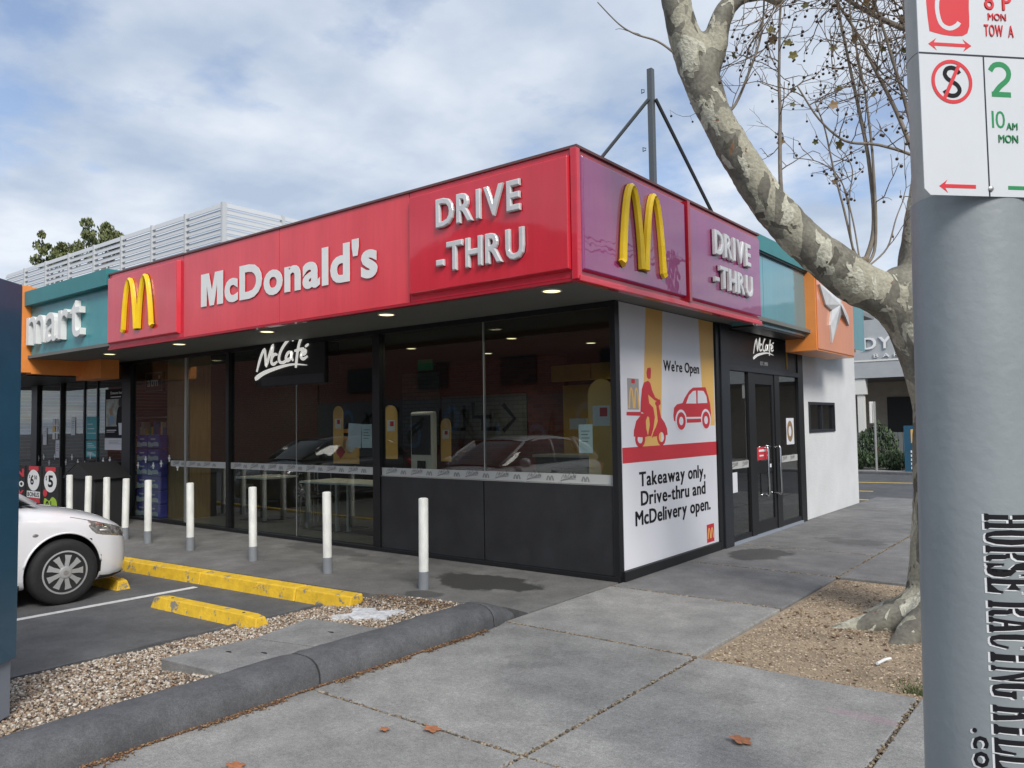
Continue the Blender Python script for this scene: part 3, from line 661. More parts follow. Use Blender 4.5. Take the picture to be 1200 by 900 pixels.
for (x, y) in ((-.98,-3.75),(-.75,-3.62),(-.8,-3.0)):
    mb = one('pink_bl'); mb.prism(blob([(x-.035,y-.008),(x,y+.009),(x+.03,y),(x+.01,y-.012)], 2), .033, .0362).build('lift_hole', sl)
o = one('plaster').prism(blob([(-1.42,-2.50),(-1.33,-2.36),(-1.46,-2.22),(-1.30,-2.12),(-1.20,-2.16),(-1.05,-2.02),(-.92,-2.10),(-1.0,-2.22),(-.93,-2.34),(-1.08,-2.36),(-1.16,-2.47),(-1.28,-2.43)], 3), -.10, -.022).build('plaster_spill'); tag(o, 'hardened white plaster spill on the gravel near the yellow kerb', 'spill')
# big dark rounded kerb
kb = empty('kerb', (-.15,-3.8,0), 'heavy dark rounded bluestone kerb along the gravel bed', 'kerb')
def kprof(w0, w1, h, n=9):
    P_ = [(w0, -.12)]
    for i in range(n+1):
        a = math.pi*(1-i/n); P_.append(((w0+w1)/2 + (w1-w0)/2*math.copysign(abs(math.cos(a))**.75, math.cos(a)), h*abs(math.sin(a))**.62))
    P_.append((w1, -.12)); return P_
def kseg(ya, yb, ha, hb, wa=.0, wb=.0, n=28):
    vs = []; 
    for j in range(n+1):
        t = j/n; y = ya+(yb-ya)*t; h = ha+(hb-ha)*t**1.6; sh = wa+(wb-wa)*t
        e = .006 if j in (0, n) else 0
        for x, z in kprof(-.33+e+sh*.5, .055-e-sh, h-e): vs.append((x+.009*noise.noise(Vector((x*4, y*3, 1)))+.004*noise.noise(Vector((x*14, y*11, 1))), y, z+.008*noise.noise(Vector((x*5, y*2.5, 9)))+.005*noise.noise(Vector((x*13, y*12, 5)))))
    k = len(vs)//(n+1); fs = [(j*k+i, j*k+i+1, (j+1)*k+i+1, (j+1)*k+i) for j in range(n) for i in range(k-1)]
    fs = [f[::-1] for f in fs] if yb > ya else fs
    fs += [tuple(range(k)), tuple(n*k+i for i in range(k))[::-1]]
    return one('kerb').add(vs, fs).build('kerb_block', kb, smooth=True)
kseg(-8.5,-7.2,.165,.165); kseg(-7.19,-5.52,.165,.165); kseg(-5.505,-3.78,.165,.165); kseg(-3.765,-2.09,.165,.165); kseg(-2.078,-1.73,.165,.045,0,.07)
# leaf litter against the kerb foot
pts = []
for _ in range(2600):
    y = random.uniform(-5.6, -2.2); d = abs(random.gauss(0, .035))*(0.6+.9*max(0, noise.noise(Vector((y*1.7, 0, 0)))+.2))
    if noise.noise(Vector((y*2.2, 5, 0))) < -.12: d *= .15
    pts.append((.052+d, y, .004+random.random()*.008))
for _ in range(500):
    x = random.uniform(-1.6, -.4); pts.append((x, -1.78+.1*(x+1.6)-abs(random.gauss(0, .10)), .012))
lt = scatter_chips('leaf_litter', pts, 'litter', .013, .35, None, 8, jit=1.0); tag(lt, 'brown leaf litter caught along the foot of the dark kerb', 'leaf litter', kind='stuff')
# wet patches and marks

# car park markings and stops
struct(one('line').prism([(-4.10,-7.5),(-4.02,-7.5),(-3.94,-2.28),(-4.02,-2.28)], -.121, -.117).build('parking_line'))
yk = empty('yellow_kerb', (-3.8,-2.1,-.12), 'chipped yellow kerb along the edge of the shop apron', 'kerb')
def ykseg(xa, xb):
    f = lambda x: -2.30+(x+6)*.0615
    A = [(xa, f(xa)), (xb, f(xb))]
    vs = []
    for x, y in A: vs += [(x, y, -.13), (x, y+.025, .004), (x, y+.17, .012), (x, y+.18, -.13)]
    one('yworn').add(vs, [(0,4,5,1),(1,5,6,2),(2,6,7,3),(0,1,2,3),(7,6,5,4)]).build('kerb_block', yk, bevel=.012)
for a, b in ((-13.6,-11.7),(-11.69,-9.8),(-9.79,-7.9),(-7.89,-6.0),(-5.99,-4.1),(-4.09,-2.52),(-2.51,-1.74)): ykseg(a, b)
def wheel_stop(cx, cy, ln, rz, label):
    o = empty('wheel_stop', (cx, cy, -.12), label, 'wheel stop', 'yellow wheel stops')
    vs = []; n = 12
    for i in range(n+1):
        x = -ln/2+ln*i/n; e = .025 if i in (0, n) else 0
        for y, z in ((-.085+e*.4, 0), (-.055+e*.3, .105-e*.5), (.055-e*.3, .105-e*.5), (.085-e*.4, 0)): vs.append((x+(e if z > .05 and i == 0 else -e if z > .05 else 0), y, z+.003*noise.noise(Vector((x*9, y*9, cx)))))
    cs, sn = math.cos(rz), math.sin(rz); vs = [(cx+x*cs-y*sn, cy+x*sn+y*cs, z-.12) for x, y, z in vs]
    fs = [(j*4+i, (j+1)*4+i, (j+1)*4+i+1, j*4+i+1) for j in range(n) for i in range(3)]+[(0,1,2,3), (n*4+3, n*4+2, n*4+1, n*4)]
    one('yworn').add(vs, fs).build('block', o, bevel=.008)
    mb = one('trim'); mb.lathe([(.014,.0),(.014,.004)], (cx-.55*cs, cy-.55*sn, -.017), 10); mb.lathe([(.014,0),(.014,.004)], (cx+.55*cs, cy+.55*sn, -.017), 10); mb.build('bolt', o)
wheel_stop(-2.66,-2.93,1.62,.05,'chipped yellow concrete wheel stop in the empty bay')
wheel_stop(-5.33,-2.82,1.62,.03,'yellow wheel stop half hidden under the white car nose')

# ================================================================ the shop building
B = empty('shop_building', (0,0,0), 'single storey corner takeaway shop with dark glass front and white rendered side wall', 'building')
SZ = 2.84
# roof, soffit, walls, interior shell
one('soffit').box((-16.5,-1.50,SZ),(.515,-.002,SZ+.05)).build('soffit', B)
one('soffit').box((.003,.0,SZ-.002),(.515,5.72,SZ+.048)).build('soffit', B)
one('roof').box((-16.5,-1.44,3.45),(.40,8.80,3.52)).build('roof', B)
one('intdark').box((-16.4,.01,2.93),(-.02,8.7,2.97)).build('ceiling', B)
one('white').box((-.22,5.725,0),(0,8.88,1.38)).build('wall', B)
one('white').box((-.22,5.725,1.88),(0,8.88,3.6)).build('wall', B)
one('white').box((-.22,5.725,1.38),(0,6.03,1.88)).build('wall', B)
one('white').box((-.22,7.45,1.38),(0,8.88,1.88)).build('wall', B)
one('white').box((-16.5,8.70,0),(-.22,8.88,3.4)).build('wall', B)
one('brick').box((-16.7,.0,0),(-16.5,8.88,3.4)).build('wall', B)
one('intfloor').box((-16.4,.02,-.02),(-.03,8.69,.03)).build('floor', B)
# window in the side wall
wd = one('navyframe'); 
for a, b in (((-.06,6.03,1.38),(.018,7.45,1.425)),((-.06,6.03,1.835),(.018,7.45,1.88)),((-.06,6.03,1.425),(.018,6.075,1.835)),((-.06,7.405,1.425),(.018,7.45,1.835))): wd.box(a, b)
wdo = wd.build('window', B); one('glassdoor').box((-.035,6.075,1.425),(-.029,7.405,1.835)).build('pane', wdo)
one('navyframe').box((-.04,6.72,1.425),(.004,6.76,1.835)).build('frame', wdo)
one('palegrey').box((-.5,6.8,1.42),(-.46,7.3,1.84)).build('blind', wdo)
# front glazing
FX = [0, -1.775, -3.56, -6.98, -8.28, -10.22, -12.04, -13.05, -14.3, -16.4]
one('black').box((-16.4,-.055,0),(.0,.05,.05)).build('plinth', B, bevel=.004)
one('black').box((-16.4,-.03,2.78),(-.0,.045,SZ-.003)).build('head_frame', B)
def post(x0, x1, y0=-.05, y1=.06, mt='black', z0=.05, z1=2.78): return one(mt).box((x0,y0,z0),(x1,y1,z1)).build('mullion', B, bevel=.004)
post(-3.63,-3.50); post(-7.02,-6.94); post(-8.30,-8.25,-.02,.03,'steel'); post(-10.42,-10.10); post(-12.07,-12.02,-.02,.04,'navyframe'); post(-13.07,-13.02); post(-14.5,-14.2); post(-11.5,-11.46,-.02,.04,'navyframe')
post(-1.783,-1.773,-.012,.022,'steel',1.06); post(-5.30,-5.292,-.004,.016,'steel'); post(-.06,-.012,-.05,.03,'navyframe')
for a, b in ((-3.50,-1.783),(-1.773,-.06)):
    pn = one('panel').box((a+.004,-.03,.05),(b-.004,.02,.955)).build('base_panel', B, bevel=.004)
    one('glass').box((a,.0,1.06),(b,.008,2.78)).build('pane', B)
one('steel').box((-3.50,-.028,.952),(-.06,.03,.962)).build('sill', B)
for a, b in ((-6.94,-5.30),(-5.292,-3.63),(-8.25,-7.02),(-10.10,-8.30),(-11.46,-10.42),(-12.02,-11.5),(-13.02,-12.07),(-14.2,-13.07),(-16.4,-14.5)):
    one('glass').box((a,.0,.05),(b,.008,2.78)).build('pane', B)
# frosted strip with tiny print
stp = []
for a, b in ((-3.50,-.06),(-6.94,-3.63),(-8.25,-7.02),(-8.75,-8.31)):
    so_ = one('strip').box((a,-.008,.965),(b,-.002,1.062)).build('frosted_strip', B)
    mb = one('printgrey'); u = a+.08; k = 0
    while u < b-.25:
        script_word(mb, FRONT(-.0085), u, .985, .20, 0, .0006, sm=0, wk=1.5); u += .26
        arches(mb, FRONT(-.0085), u+.05, .985, .09, .055, 0, .0006, wk=.2, k=6); u += .19; k += 1
    mb.build('print', so_)
# corner post and side wall under the poster
one('black').box((-.03,.0,.0),(.035,2.36,.10)).build('plinth', B, bevel=.004)
one('black').box((-.05,-.052,.05),(.006,.03,2.82)).build('corner_post', B)
one('navyframe').box((-.05,.03,.10),(-.002,2.36,2.83)).build('wall', B)
# doors
one('black').box((-.05,2.36,.0),(.035,2.47,2.83)).build('door_frame', B, bevel=.004)
one('navyframe').box((-.05,2.47,.0),(.055,2.73,2.83)).build('door_frame', B, bevel=.006)
one('black').box((-.05,5.48,.0),(.03,5.725,2.83)).build('door_frame', B, bevel=.004)
one('navyframe').box((-.05,2.73,2.25),(.045,5.48,2.32)).build('door_frame', B, bevel=.004)
one('black').box((-.05,2.73,2.76),(.040,5.48,2.83)).build('door_frame', B)
one('navyframe').box((-.05,2.73,2.32),(.012,5.48,2.76)).build('sign_panel', B)
one('palegrey').box((-.05,2.73,.0),(.05,5.48,.035)).build('threshold', B)
one('black').box((-.03,3.42,.035),(.03,3.60,2.25)).build('mullion', B, bevel=.003)
one('black').box((-.03,4.42,.035),(.03,4.62,2.25)).build('mullion', B, bevel=.003)
for a, b in ((2.73,3.42),(4.62,5.48)):
    one('glassdoor').box((-.006,a,.10),(.002,b,2.25)).build('pane', B)
    one('black').box((-.025,a,.035),(.02,b,.10)).build('mullion', B)
dr = one('black')
for a, b in (((-.02,3.605,.04),(.018,3.69,2.245)),((-.02,4.33,.04),(.018,4.415,2.245)),((-.02,3.69,.04),(.018,4.33,.20)),((-.02,3.69,2.10),(.018,4.33,2.245))): dr.box(a, b)
door = dr.build('door', B); one('glassdoor').box((-.004,3.69,.20),(.003,4.33,2.10)).build('pane', door)
for y, x in ((3.98,.055),(4.37,.09)):
    one('chrome').tube([(.02,y,1.20),(x,y,1.22),(x+.012,y,1.19),(x+.012,y,.56),(x,y,.53),(.02,y,.55)], .016, 10).build('handle', door, smooth=True)
one('black').box((.004,3.70,.86),(.010,4.28,1.02)).build('push_plate', door)
one('pred').box((.004,3.72,1.04),(.010,4.10,1.22)).build('sticker', door)
mb = one('printwhite'); rect(mb, SIDE(.0102), 3.78,1.155,4.03,1.185,0,.001); rect(mb, SIDE(.0102), 3.80,1.09,3.95,1.11,0,.001); rect(mb, SIDE(.0102), 4.17,.92,4.25,.97,0,.001); mb.build('print', door)
for a, b in ((2.75,3.40),(4.64,5.40)):
    s_ = one('strip').box((.0025,a,.965),(.006,b,1.06)).build('frosted_strip', B)
    mb = one('printgrey'); script_word(mb, SIDE(.0065), a+.08, .985, .2, 0, .0006, 0, 1.5); script_word(mb, SIDE(.0065), a+.42, .985, .2, 0, .0006, 0, 1.5); mb.build('print', s_)
mb = one('poster'); rect(mb, SIDE(.003), 2.78,.66,3.0,.92,0,.002); mb.build('notice', B)
mb = one('pyellow'); rect(mb, SIDE(-.25), 2.80,2.0,3.32,2.24,0,.004); mb.mat('poster'); rect(mb, SIDE(-.244), 2.85,1.60,3.28,2.18,0,.004); mb.mat('pink_bl'); rect(mb, SIDE(-.24), 2.98,1.95,3.2,1.98,0,.002); rect(mb, SIDE(-.24), 2.98,1.88,3.2,1.92,0,.002); mb.build('window_notice', B)
mb = one('poster'); rect(mb, SIDE(.003), 4.95,1.22,5.28,1.62,0,.002); mb.mat('leafgreen'); disc(mb, SIDE(.0055), 5.1,1.42,.13,.16,0,.001,20,.5); mb.build('notice', B)
mb = one('litletter'); script_word(mb, SIDE(.0125), 3.66, 2.45, .82, 0, .004, 2, 1.15); mb.build('script_lettering', B)
letters(B, SIDE(.0125), 'EST. 1993', 3.93, 4.22, 2.372, .05, 'letterwhite', single='lettering', bold=.01)
# downlights
def downlight(x, y, z, r=.085):
    d = one('ringwhite').lathe([(r*1.18,0),(r*1.18,-.012),(r,-.014),(r,-.004)], (x,y,z), 20).build('downlight', B, smooth=True)
    one('downlight').lathe([(r*.98,-.004),(r*.9,-.012)], (x,y,z), 20).build('lamp', d)
    if y > 0:
        ld = bpy.data.lights.new('downlight_beam', 'SPOT'); ld.energy = 34; ld.spot_size = R_(140); ld.spot_blend = .8; ld.shadow_soft_size = .08; ld.color = (1,.86,.62)
        lo = bpy.data.objects.new('downlight_beam', ld); COL.objects.link(lo); lo.location = (x, y, z-.03)
for x in (-.135,-2.38,-4.62,-6.78,-8.95,-11.1,-13.2): downlight(x, -.95, SZ-.001)
for x, y in ((-1.25,.55),(-3.2,.45),(-2.9,4.1),(-1.2,2.6),(-3.4,2.6),(-5.6,2.6),(-5.4,.6),(-7.6,.6),(-7.8,2.6),(-9.8,2.2),(-12.2,2.4),(-5.3,4.3),(-1.0,4.3),(-12,.8)): downlight(x, y, 2.928, .08)

# ---- fascia signs -------------------------------------------------
FY, FXs, Z0, Z1 = -1.526, .537, 2.80, 3.885
def sign_box(o, F, u0, u1, z0, z1, back, mt, frame_mt=None, rim=.022, proud=.03):
    """a face with a raised border"""
    mb = one(mt); rect(mb, F, u0, z0, u1, z1, -back, 0); return mb
rs = empty('fascia_sign', (-3.5,FY,Z0), 'long red front fascia with white name lettering, drive thru letters and yellow arches', 'sign')
mb = one('redfade'); rect(mb, FRONT(FY+.012), -5.645, Z0, -3.562, Z1, -.06, 0); mb.build('panel', rs)
mb = one('redfade'); rect(mb, FRONT(FY+.012), -3.552, Z0, -1.437, Z1, -.06, 0); mb.build('panel', rs)
mb = one('redframe'); rect(mb, FRONT(FY+.012), -1.427, Z0, FXs-.010, Z1, -.06, 0); mb.build('panel', rs)
mb = one('redframe'); rect(mb, FRONT(FY+.012), -7.73, Z0, -5.655, Z1, -.06, 0); mb.build('panel', rs)
mb = one('redframe2'); rect(mb, FRONT(FY+.02), -7.74, Z0-.006, FXs-.012, Z1, -.06, 0); mb.build('backing', rs)
def raised(F, u0, v0, u1, v1, mt, parent, h=.05, e=.018):
    vs = [W(F,u,v,0) for u,v in ((u0,v0),(u1,v0),(u1,v1),(u0,v1))]+[W(F,u,v,h) for u,v in ((u0+e,v0+e),(u1-e,v0+e),(u1-e,v1-e),(u0+e,v1-e))]
    return one(mt).add(vs, [(0,1,5,4),(1,2,6,5),(2,3,7,6),(3,0,4,7),(4,5,6,7)]).build('raised_panel', parent, bevel=.006)
raised(FRONT(FY+.012), -1.405, Z0+.055, .485, Z1-.05, 'red', rs)
raised(FRONT(FY+.012), -7.70, Z0+.05, -5.72, Z1-.05, 'red', rs)
mb = one('capflash'); rect(mb, FRONT(FY-.006), -7.75, Z1, FXs+.012, Z1+.022, -.10, 0); mb.build('cap_flashing', rs)
mb = one('redframe2'); rect(mb, FRONT(FY-.002), -7.74, Z0-.03, FXs+.0, Z0-.0065, -.09, 0); mb.build('drip_edge', rs)
letters(rs, FRONT(FY+.0), "McDonald's", -5.20, -1.885, 3.165, .375, 'letterwhite', depth=.004, bold=.037, gap=.055, res=4, n0=.0, dv=-.03)
def relief_text(parent, F, txt, u0, u1, v, cap, bold=.010, dp=.022):
    letters(parent, F, txt, u0-.012, u1+.012, v-.012, cap+.024, 'letteroutline', depth=.002, bold=.028, gap=.11, single='letter_outline', n0=-.004)
    letters(parent, F, txt, u0, u1, v, cap, 'silver', depth=dp, bold=bold, bevel=.009, gap=.11, n0=.0)
relief_text(rs, FRONT(FY-.038), 'DRIVE', -1.00, .00, 3.455, .25)
relief_text(rs, FRONT(FY-.038), '-THRU', -1.00, .035, 3.03, .25)
mb = one('letteroutline'); arches(mb, FRONT(FY-.039), -6.755, 2.99, .90, .77, 0, .003, wk=.100); mb.build('arch_outline', rs)
mb = one('yellow'); arches(mb, FRONT(FY-.039), -6.755, 3.0, .87, .75, .003, .035, wk=.080, ridge=.022, k=24); mb.build('arches', rs)
# side fascia
ss = empty('fascia_sign', (FXs,.5,Z0), 'glossy red street fascia, sky reflection painted in purple, yellow arches beside drive thru letters', 'sign')
mb = one('redframe2'); rect(mb, SIDE(FXs-.012), FY+.004, Z0, 2.575, Z1, -.06, 0); mb.build('panel', ss)
mb = one('capflash'); rect(mb, SIDE(FXs+.010), FY+.0, Z1+.001, 2.59, Z1+.023, -.10, 0); mb.build('cap_flashing', ss)
raised(SIDE(FXs-.012), FY+.05, Z0+.055, .475, Z1-.045, 'redside_skytint', ss, .035)
raised(SIDE(FXs-.012), .56, Z0+.055, 2.56, Z1-.045, 'redside_skytint', ss, .035)
mb = one('redframe2'); rect(mb, SIDE(FXs-.012), .487, Z0+.02, .545, Z1-.02, 0, .055); mb.build('divider', ss)
mb = one('redframe'); rect(mb, SIDE(FXs+.022), FY+.006, Z0-.035, 2.57, Z0+.016, -.08, 0); mb.build('bottom_rail', ss, bevel=.006)
mb = one('redframe'); rect(mb, SIDE(FXs+.001), FY-.018, Z0-.02, FY+.045, Z1-.002, -.05, .012); mb.build('corner_trim', ss, bevel=.006)
mb = one('letteroutline'); arches(mb, SIDE(FXs+.024), -.475, 2.985, .87, .79, 0, .003, wk=.100); mb.build('arch_outline', ss)
mb = one('yellow'); arches(mb, SIDE(FXs+.024), -.475, 3.0, .84, .77, .003, .038, wk=.080, ridge=.022, k=24); mb.build('arches', ss)
relief_text(ss, SIDE(FXs+.026), 'DRIVE', 1.10, 2.13, 3.42, .25, dp=.030)
relief_text(ss, SIDE(FXs+.026), '-THRU', 1.09, 2.17, 3.06, .23, dp=.030)
# teal and orange boxes on the street side
tb = empty('fascia_box', (.45,3.7,2.79), 'glossy teal fascia box between the sky tinted red sign and the orange box', 'fascia')
for a, b in ((2.60,2.93),(2.937,4.68)): mb = one('tealside'); rect(mb, SIDE(.45), a, 2.79, b, 3.72, -.3, 0); mb.build('panel', tb, bevel=.003)
mb = one('tealcap'); rect(mb, SIDE(.51), 2.60, 3.735, 4.60, 3.94, -.4, 0); mb.build('cap', tb, bevel=.004)
mb = one('black'); rect(mb, SIDE(.49), 2.60, 3.715, 4.60, 3.734, -.4, 0); mb.build('drip_edge', tb)
mb = one('black'); rect(mb, SIDE(.44), 2.60, 2.765, 4.66, 2.789, -.3, 0); mb.build('drip_edge', tb)
ob = empty('sign_box', (.6,5.6,2.58), 'orange box sign with a silver white star shape beside the tree limb', 'sign')
mb = one('orange'); rect(mb, SIDE(.598), 4.60, 2.585, 6.56, 3.95, -.45, 0); mb.build('box', ob, bevel=.004)
mb = one('orangeside'); rect(mb, SIDE(.600), 4.63, 2.61, 6.53, 3.92, 0, .012); mb.build('face', ob, bevel=.003)
STAR = [(4.689,3.546),(4.953,3.278),(5.254,3.228),(5.151,2.995),(5.207,2.737),(5.479,2.987),(5.774,3.240),(6.006,3.190),(6.165,3.071),(6.129,3.222),(5.790,3.40),(5.72,3.62),(5.60,3.84),(5.50,3.62),(5.281,3.48),(4.95,3.53)]
mb = one('silver'); cx_ = 5.50; cz_ = 3.33; k = len(STAR); vs = [W(SIDE(.613),y,z,0) for y,z in STAR]+[W(SIDE(.613),y,z,.03) for y,z in STAR]+[W(SIDE(.613),cx_,cz_,.09)]
mb.add(vs, [(i,(i+1)%k,k+(i+1)%k,k+i) for i in range(k)]+[(k+i,k+(i+1)%k,2*k) for i in range(k)]); mb.build('star_emblem', ob)
tb2 = empty('fascia_box', (.45,7.3,2.78), 'short teal fascia panel beyond the orange star box', 'fascia')
for a, b in ((6.57,7.15),(7.157,7.86)): mb = one('tealside'); rect(mb, SIDE(.45), a, 2.78, b, 3.72, -.3, 0); mb.build('panel', tb2, bevel=.003)
# teal sign with raised lowercase word, left end
ts = empty('shop_sign', (-9.3,-1.45,2.85), 'teal sign with raised white word mart at the left end', 'sign')
for a, b in ((-10.74,-8.60),(-8.594,-7.76)): mb = one('teal'); rect(mb, FRONT(-1.45), a, 2.86, b, 3.74, -.3, 0); mb.build('panel', ts, bevel=.003)
mb = one('tealcap'); rect(mb, FRONT(-1.56), -11.1, 3.74, -7.76, 3.99, -.45, 0); mb.build('cap', ts, bevel=.004)
letters(ts, FRONT(-1.452), 'mart', -10.72, -8.64, 3.07, .68, 'letterwhite', depth=.085, bold=.006, bevel=.003, gap=.06, res=4)
op = empty('portal_frame', (-11,-1.5,0), 'orange entrance portal frame at the left end of the shop front', 'portal')
mb = one('orange'); rect(mb, FRONT(-1.60), -11.45, 2.60, -10.76, 4.10, -.16, 0); mb.build('panel', op, bevel=.004)
one('orange').box((-10.98,-1.44,2.58),(-10.76,-.02,4.08)).build('return_panel', op, bevel=.004)
one('orange').box((-16.4,-1.58,2.60),(-11.46,-1.43,4.10)).build('panel', op)
one('orange').box((-10.98,-.62,2.50),(-10.0,-.30,2.838)).build('beam', op, bevel=.003)
one('black').box((-16.4,-1.42,2.56),(-10.99,-.03,2.60)).build('ceiling_panel', op)
# cafe sign box hanging inside the front
cs_ = empty('cafe_sign', (-5.35,.1,2.2), 'black cafe sign box with white script lettering inside the front window', 'sign')
one('trim').box((-6.22,-.03,2.20),(-4.62,.22,2.775)).build('box', cs_)
mb = one('navyframe'); rect(mb, FRONT(-.031), -6.10, 2.215, -4.64, 2.34, 0, .002); mb.build('lower_band', cs_)
mb = one('litletter'); script_word(mb, FRONT(-.034), -6.24, 2.325, 1.28, .0, .012, 3, 1.2); mb.build('script_lettering', cs_)

# ---- poster on the side wall ---------------------------------------
po = empty('wall_poster', (0,1.2,.1), 'large white takeaway poster with red scooter rider and red car on the street side wall', 'poster')
S0 = SIDE(0.0)
mb = one('poster'); rect(mb, S0, .035, .105, 2.345, 2.83, 0, .010); mb.build('sheet', po)
PR = SIDE(.0102)
stripe1 = [(0.599,2.828),(0.985,2.828),(0.879,1.323),(0.451,1.327)]; stripe2 = [(1.918,2.828),(2.338,2.828),(2.319,1.542),(1.974,1.539),(1.976,1.987)]
for q in (stripe1, stripe2): plate(one('pyellow'), PR, q, 0, .001).build('yellow_stripe', po)
mb = one('pred'); plate(mb, PR, [(.036,1.337),(2.344,1.340),(2.344,1.175),(.036,1.179)], 0, .0018); mb.build('red_band', po)
head = [(0.601,2.172),(0.670,2.183),(0.686,2.160),(0.672,2.066),(0.629,2.055),(0.592,2.070),(0.582,2.124)]
torso = [(0.611,2.038),(0.517,2.014),(0.473,1.948),(0.441,1.807),(0.428,1.703),(0.594,1.687),(0.625,1.809),(0.604,1.890),(0.747,1.831),(0.842,1.812),(0.852,1.837),(0.766,1.861),(0.700,1.934),(0.661,2.015)]
leg = [(0.437,1.717),(0.600,1.809),(0.716,1.749),(0.746,1.646),(0.705,1.523),(0.649,1.442),(0.582,1.444),(0.630,1.565),(0.617,1.646),(0.542,1.667)]
rear = [(0.426,1.663),(0.334,1.607),(0.282,1.509),(0.275,1.447),(0.502,1.433),(0.582,1.444),(0.544,1.525),(0.539,1.606),(0.593,1.677),(0.440,1.687)]
rack = [(0.138,1.702),(0.440,1.703),(0.438,1.663),(0.136,1.667)]
frontc = [(0.763,1.811),(0.875,1.842),(0.886,1.792),(0.840,1.770),(0.887,1.645),(0.973,1.582),(1.024,1.518),(1.034,1.451),(0.975,1.443),(0.946,1.499),(0.880,1.520),(0.826,1.500),(0.796,1.439),(0.701,1.437),(0.665,1.422),(0.703,1.482),(0.771,1.543),(0.814,1.604),(0.787,1.770),(0.762,1.786)]
mb = one('pred')
for i, q in enumerate((head, torso, leg, rear, rack, frontc)): plate(mb, PR, q, .0011, .002+i*.0003)
disc(mb, PR, .411, 1.418, .108, .088, .0011, .0018, 24, .52); disc(mb, PR, .889, 1.427, .103, .092, .0011, .0018, 24, .60)
mb.build('scooter_rider_print', po)
mb = one('pgrey'); rect(mb, PR, .165, 1.727, .406, 2.05, 0, .002); mb.mat('pred'); rect(mb, PR, .25, 2.0, .322, 2.045, .002, .003); mb.mat('pyellow'); arches(mb, PR, .295, 1.74, .22, .22, .002, .003, wk=.12); mb.build('paper_bag_print', po)
carp = [(1.206,1.602),(1.190,1.666),(1.214,1.752),(1.288,1.791),(1.435,1.808),(1.487,1.864),(1.618,1.955),(1.723,1.994),(2.070,2.008),(2.085,1.990),(2.146,1.898),(2.195,1.805),(2.215,1.688),(2.192,1.595),(1.934,1.583),(1.495,1.578)]
mb = one('pred'); plate(mb, PR, carp, .0011, .002)
mb.mat('poster'); plate(mb, PR, [(1.523,1.803),(1.605,1.899),(1.721,1.953),(1.799,1.960),(1.800,1.806)], .002, .0024); plate(mb, PR, [(1.846,1.961),(2.012,1.960),(2.090,1.897),(2.112,1.816),(1.837,1.808)], .002, .0024); plate(mb, PR, [(1.489,1.645),(1.944,1.647),(1.942,1.625),(1.488,1.622)], .002, .0024)
disc(mb, PR, 1.384, 1.607, .145, .125, .002, .0028); disc(mb, PR, 2.06, 1.614, .140, .128, .002, .0028)
mb.mat('pred'); disc(mb, PR, 1.384, 1.600, .115, .102, .0028, .0036, 24, .48); disc(mb, PR, 2.06, 1.607, .112, .104, .0028, .0036, 24, .48)
mb.build('car_print', po)
letters(po, PR, "We're Open", .975, 1.90, 2.165, .115, 'pink_bl', n0=.0012, depth=.001, bold=.018, single='lettering', gap=.08)
for t_, a, b, v, d_ in (('Takeaway only,', .37, 2.0, .925, -.0), ('Drive-thru and', .395, 1.99, .725, 0.0), ('McDelivery open.', .27, 2.12, .525, 0)):
    letters(po, PR, t_, a, b, v, .145, 'pink_bl', n0=.0012, depth=.001, bold=.023, single='lettering', gap=.07)
mb = one('pred'); plate(mb, PR, blob([(2.0,.13),(2.21,.13),(2.21,.345),(2.0,.345)], 1), 0, .0015); mb.mat('pyellow'); arches(mb, PR, 2.105, .175, .17, .13, .0015, .0028, wk=.13); mb.build('logo_print', po)

# ---- roof things -----------------------------------------------------
lv = empty('roof_louvre_screen', (-12.07,3,3.5), 'tall silver louvre plant screen on the roof behind the red fascia', 'louvre screen')
LX0, LX1, LY0, LY1, LT = -25.0, -12.07, 3.0, 6.2, 6.76
zz = LT-.03
slat_a = None
while zz > 4.2:
    for F_, a, b in ((0, LX0, LX1), (1, LY0, LY1)):
        if F_ == 0: vs = [(a,LY0-.03,zz-.066),(b,LY0-.03,zz-.066),(b,LY0+.02,zz+.066),(a,LY0+.02,zz+.066)]; vs += [(x,y+.014,z-.006) for x,y,z in vs]
        else: vs = [(LX1+.03,a,zz-.058),(LX1+.03,b,zz-.058),(LX1-.02,b,zz+.058),(LX1-.02,a,zz+.058)]; vs += [(x-.014,y,z-.006) for x,y,z in vs]
        one('louvre').add(vs, [(0,1,2,3),(7,6,5,4),(0,4,5,1),(1,5,6,2),(2,6,7,3),(3,7,4,0)]).build('slat', lv)
    zz -= .150
x = LX1
while x > LX0: one('louvre').box((x-.035,LY0-.05,3.52),(x+.035,LY0+.06,LT+.03)).build('post', lv); x -= 1.62
for y in (4.6,6.2): one('louvre').box((LX1-.06,y-.035,3.52),(LX1+.05,y+.035,LT+.03)).build('post', lv)
one('intdark').box((LX0+.5,LY0+1.6,3.52),(LX1-2.2,LY1-.3,5.6)).build('plant_unit', lv)
ms = empty('roof_mast', (-.33,1.5,3.52), 'thin grey steel mast with two diagonal stays on the roof', 'mast')
one('mast').box((-.365,1.465,3.52),(-.295,1.535,5.88)).build('pole', ms, bevel=.004)
one('mast').tube([(-.34,1.46,5.50),(-1.55,1.30,4.35)], .022, 6).build('stay', ms); one('mastblk').tube([(-.28,1.52,5.50),(-.10,2.70,4.30),(-.06,3.0,4.0)], .024, 6).build('stay', ms)
for z in (5.62,4.9): one('mast').tube([(-.39,1.45,z),(-.43,1.45,z+.02),(-.43,1.45,z-.03),(-.39,1.45,z-.02)], .007, 5).build('ring', ms)

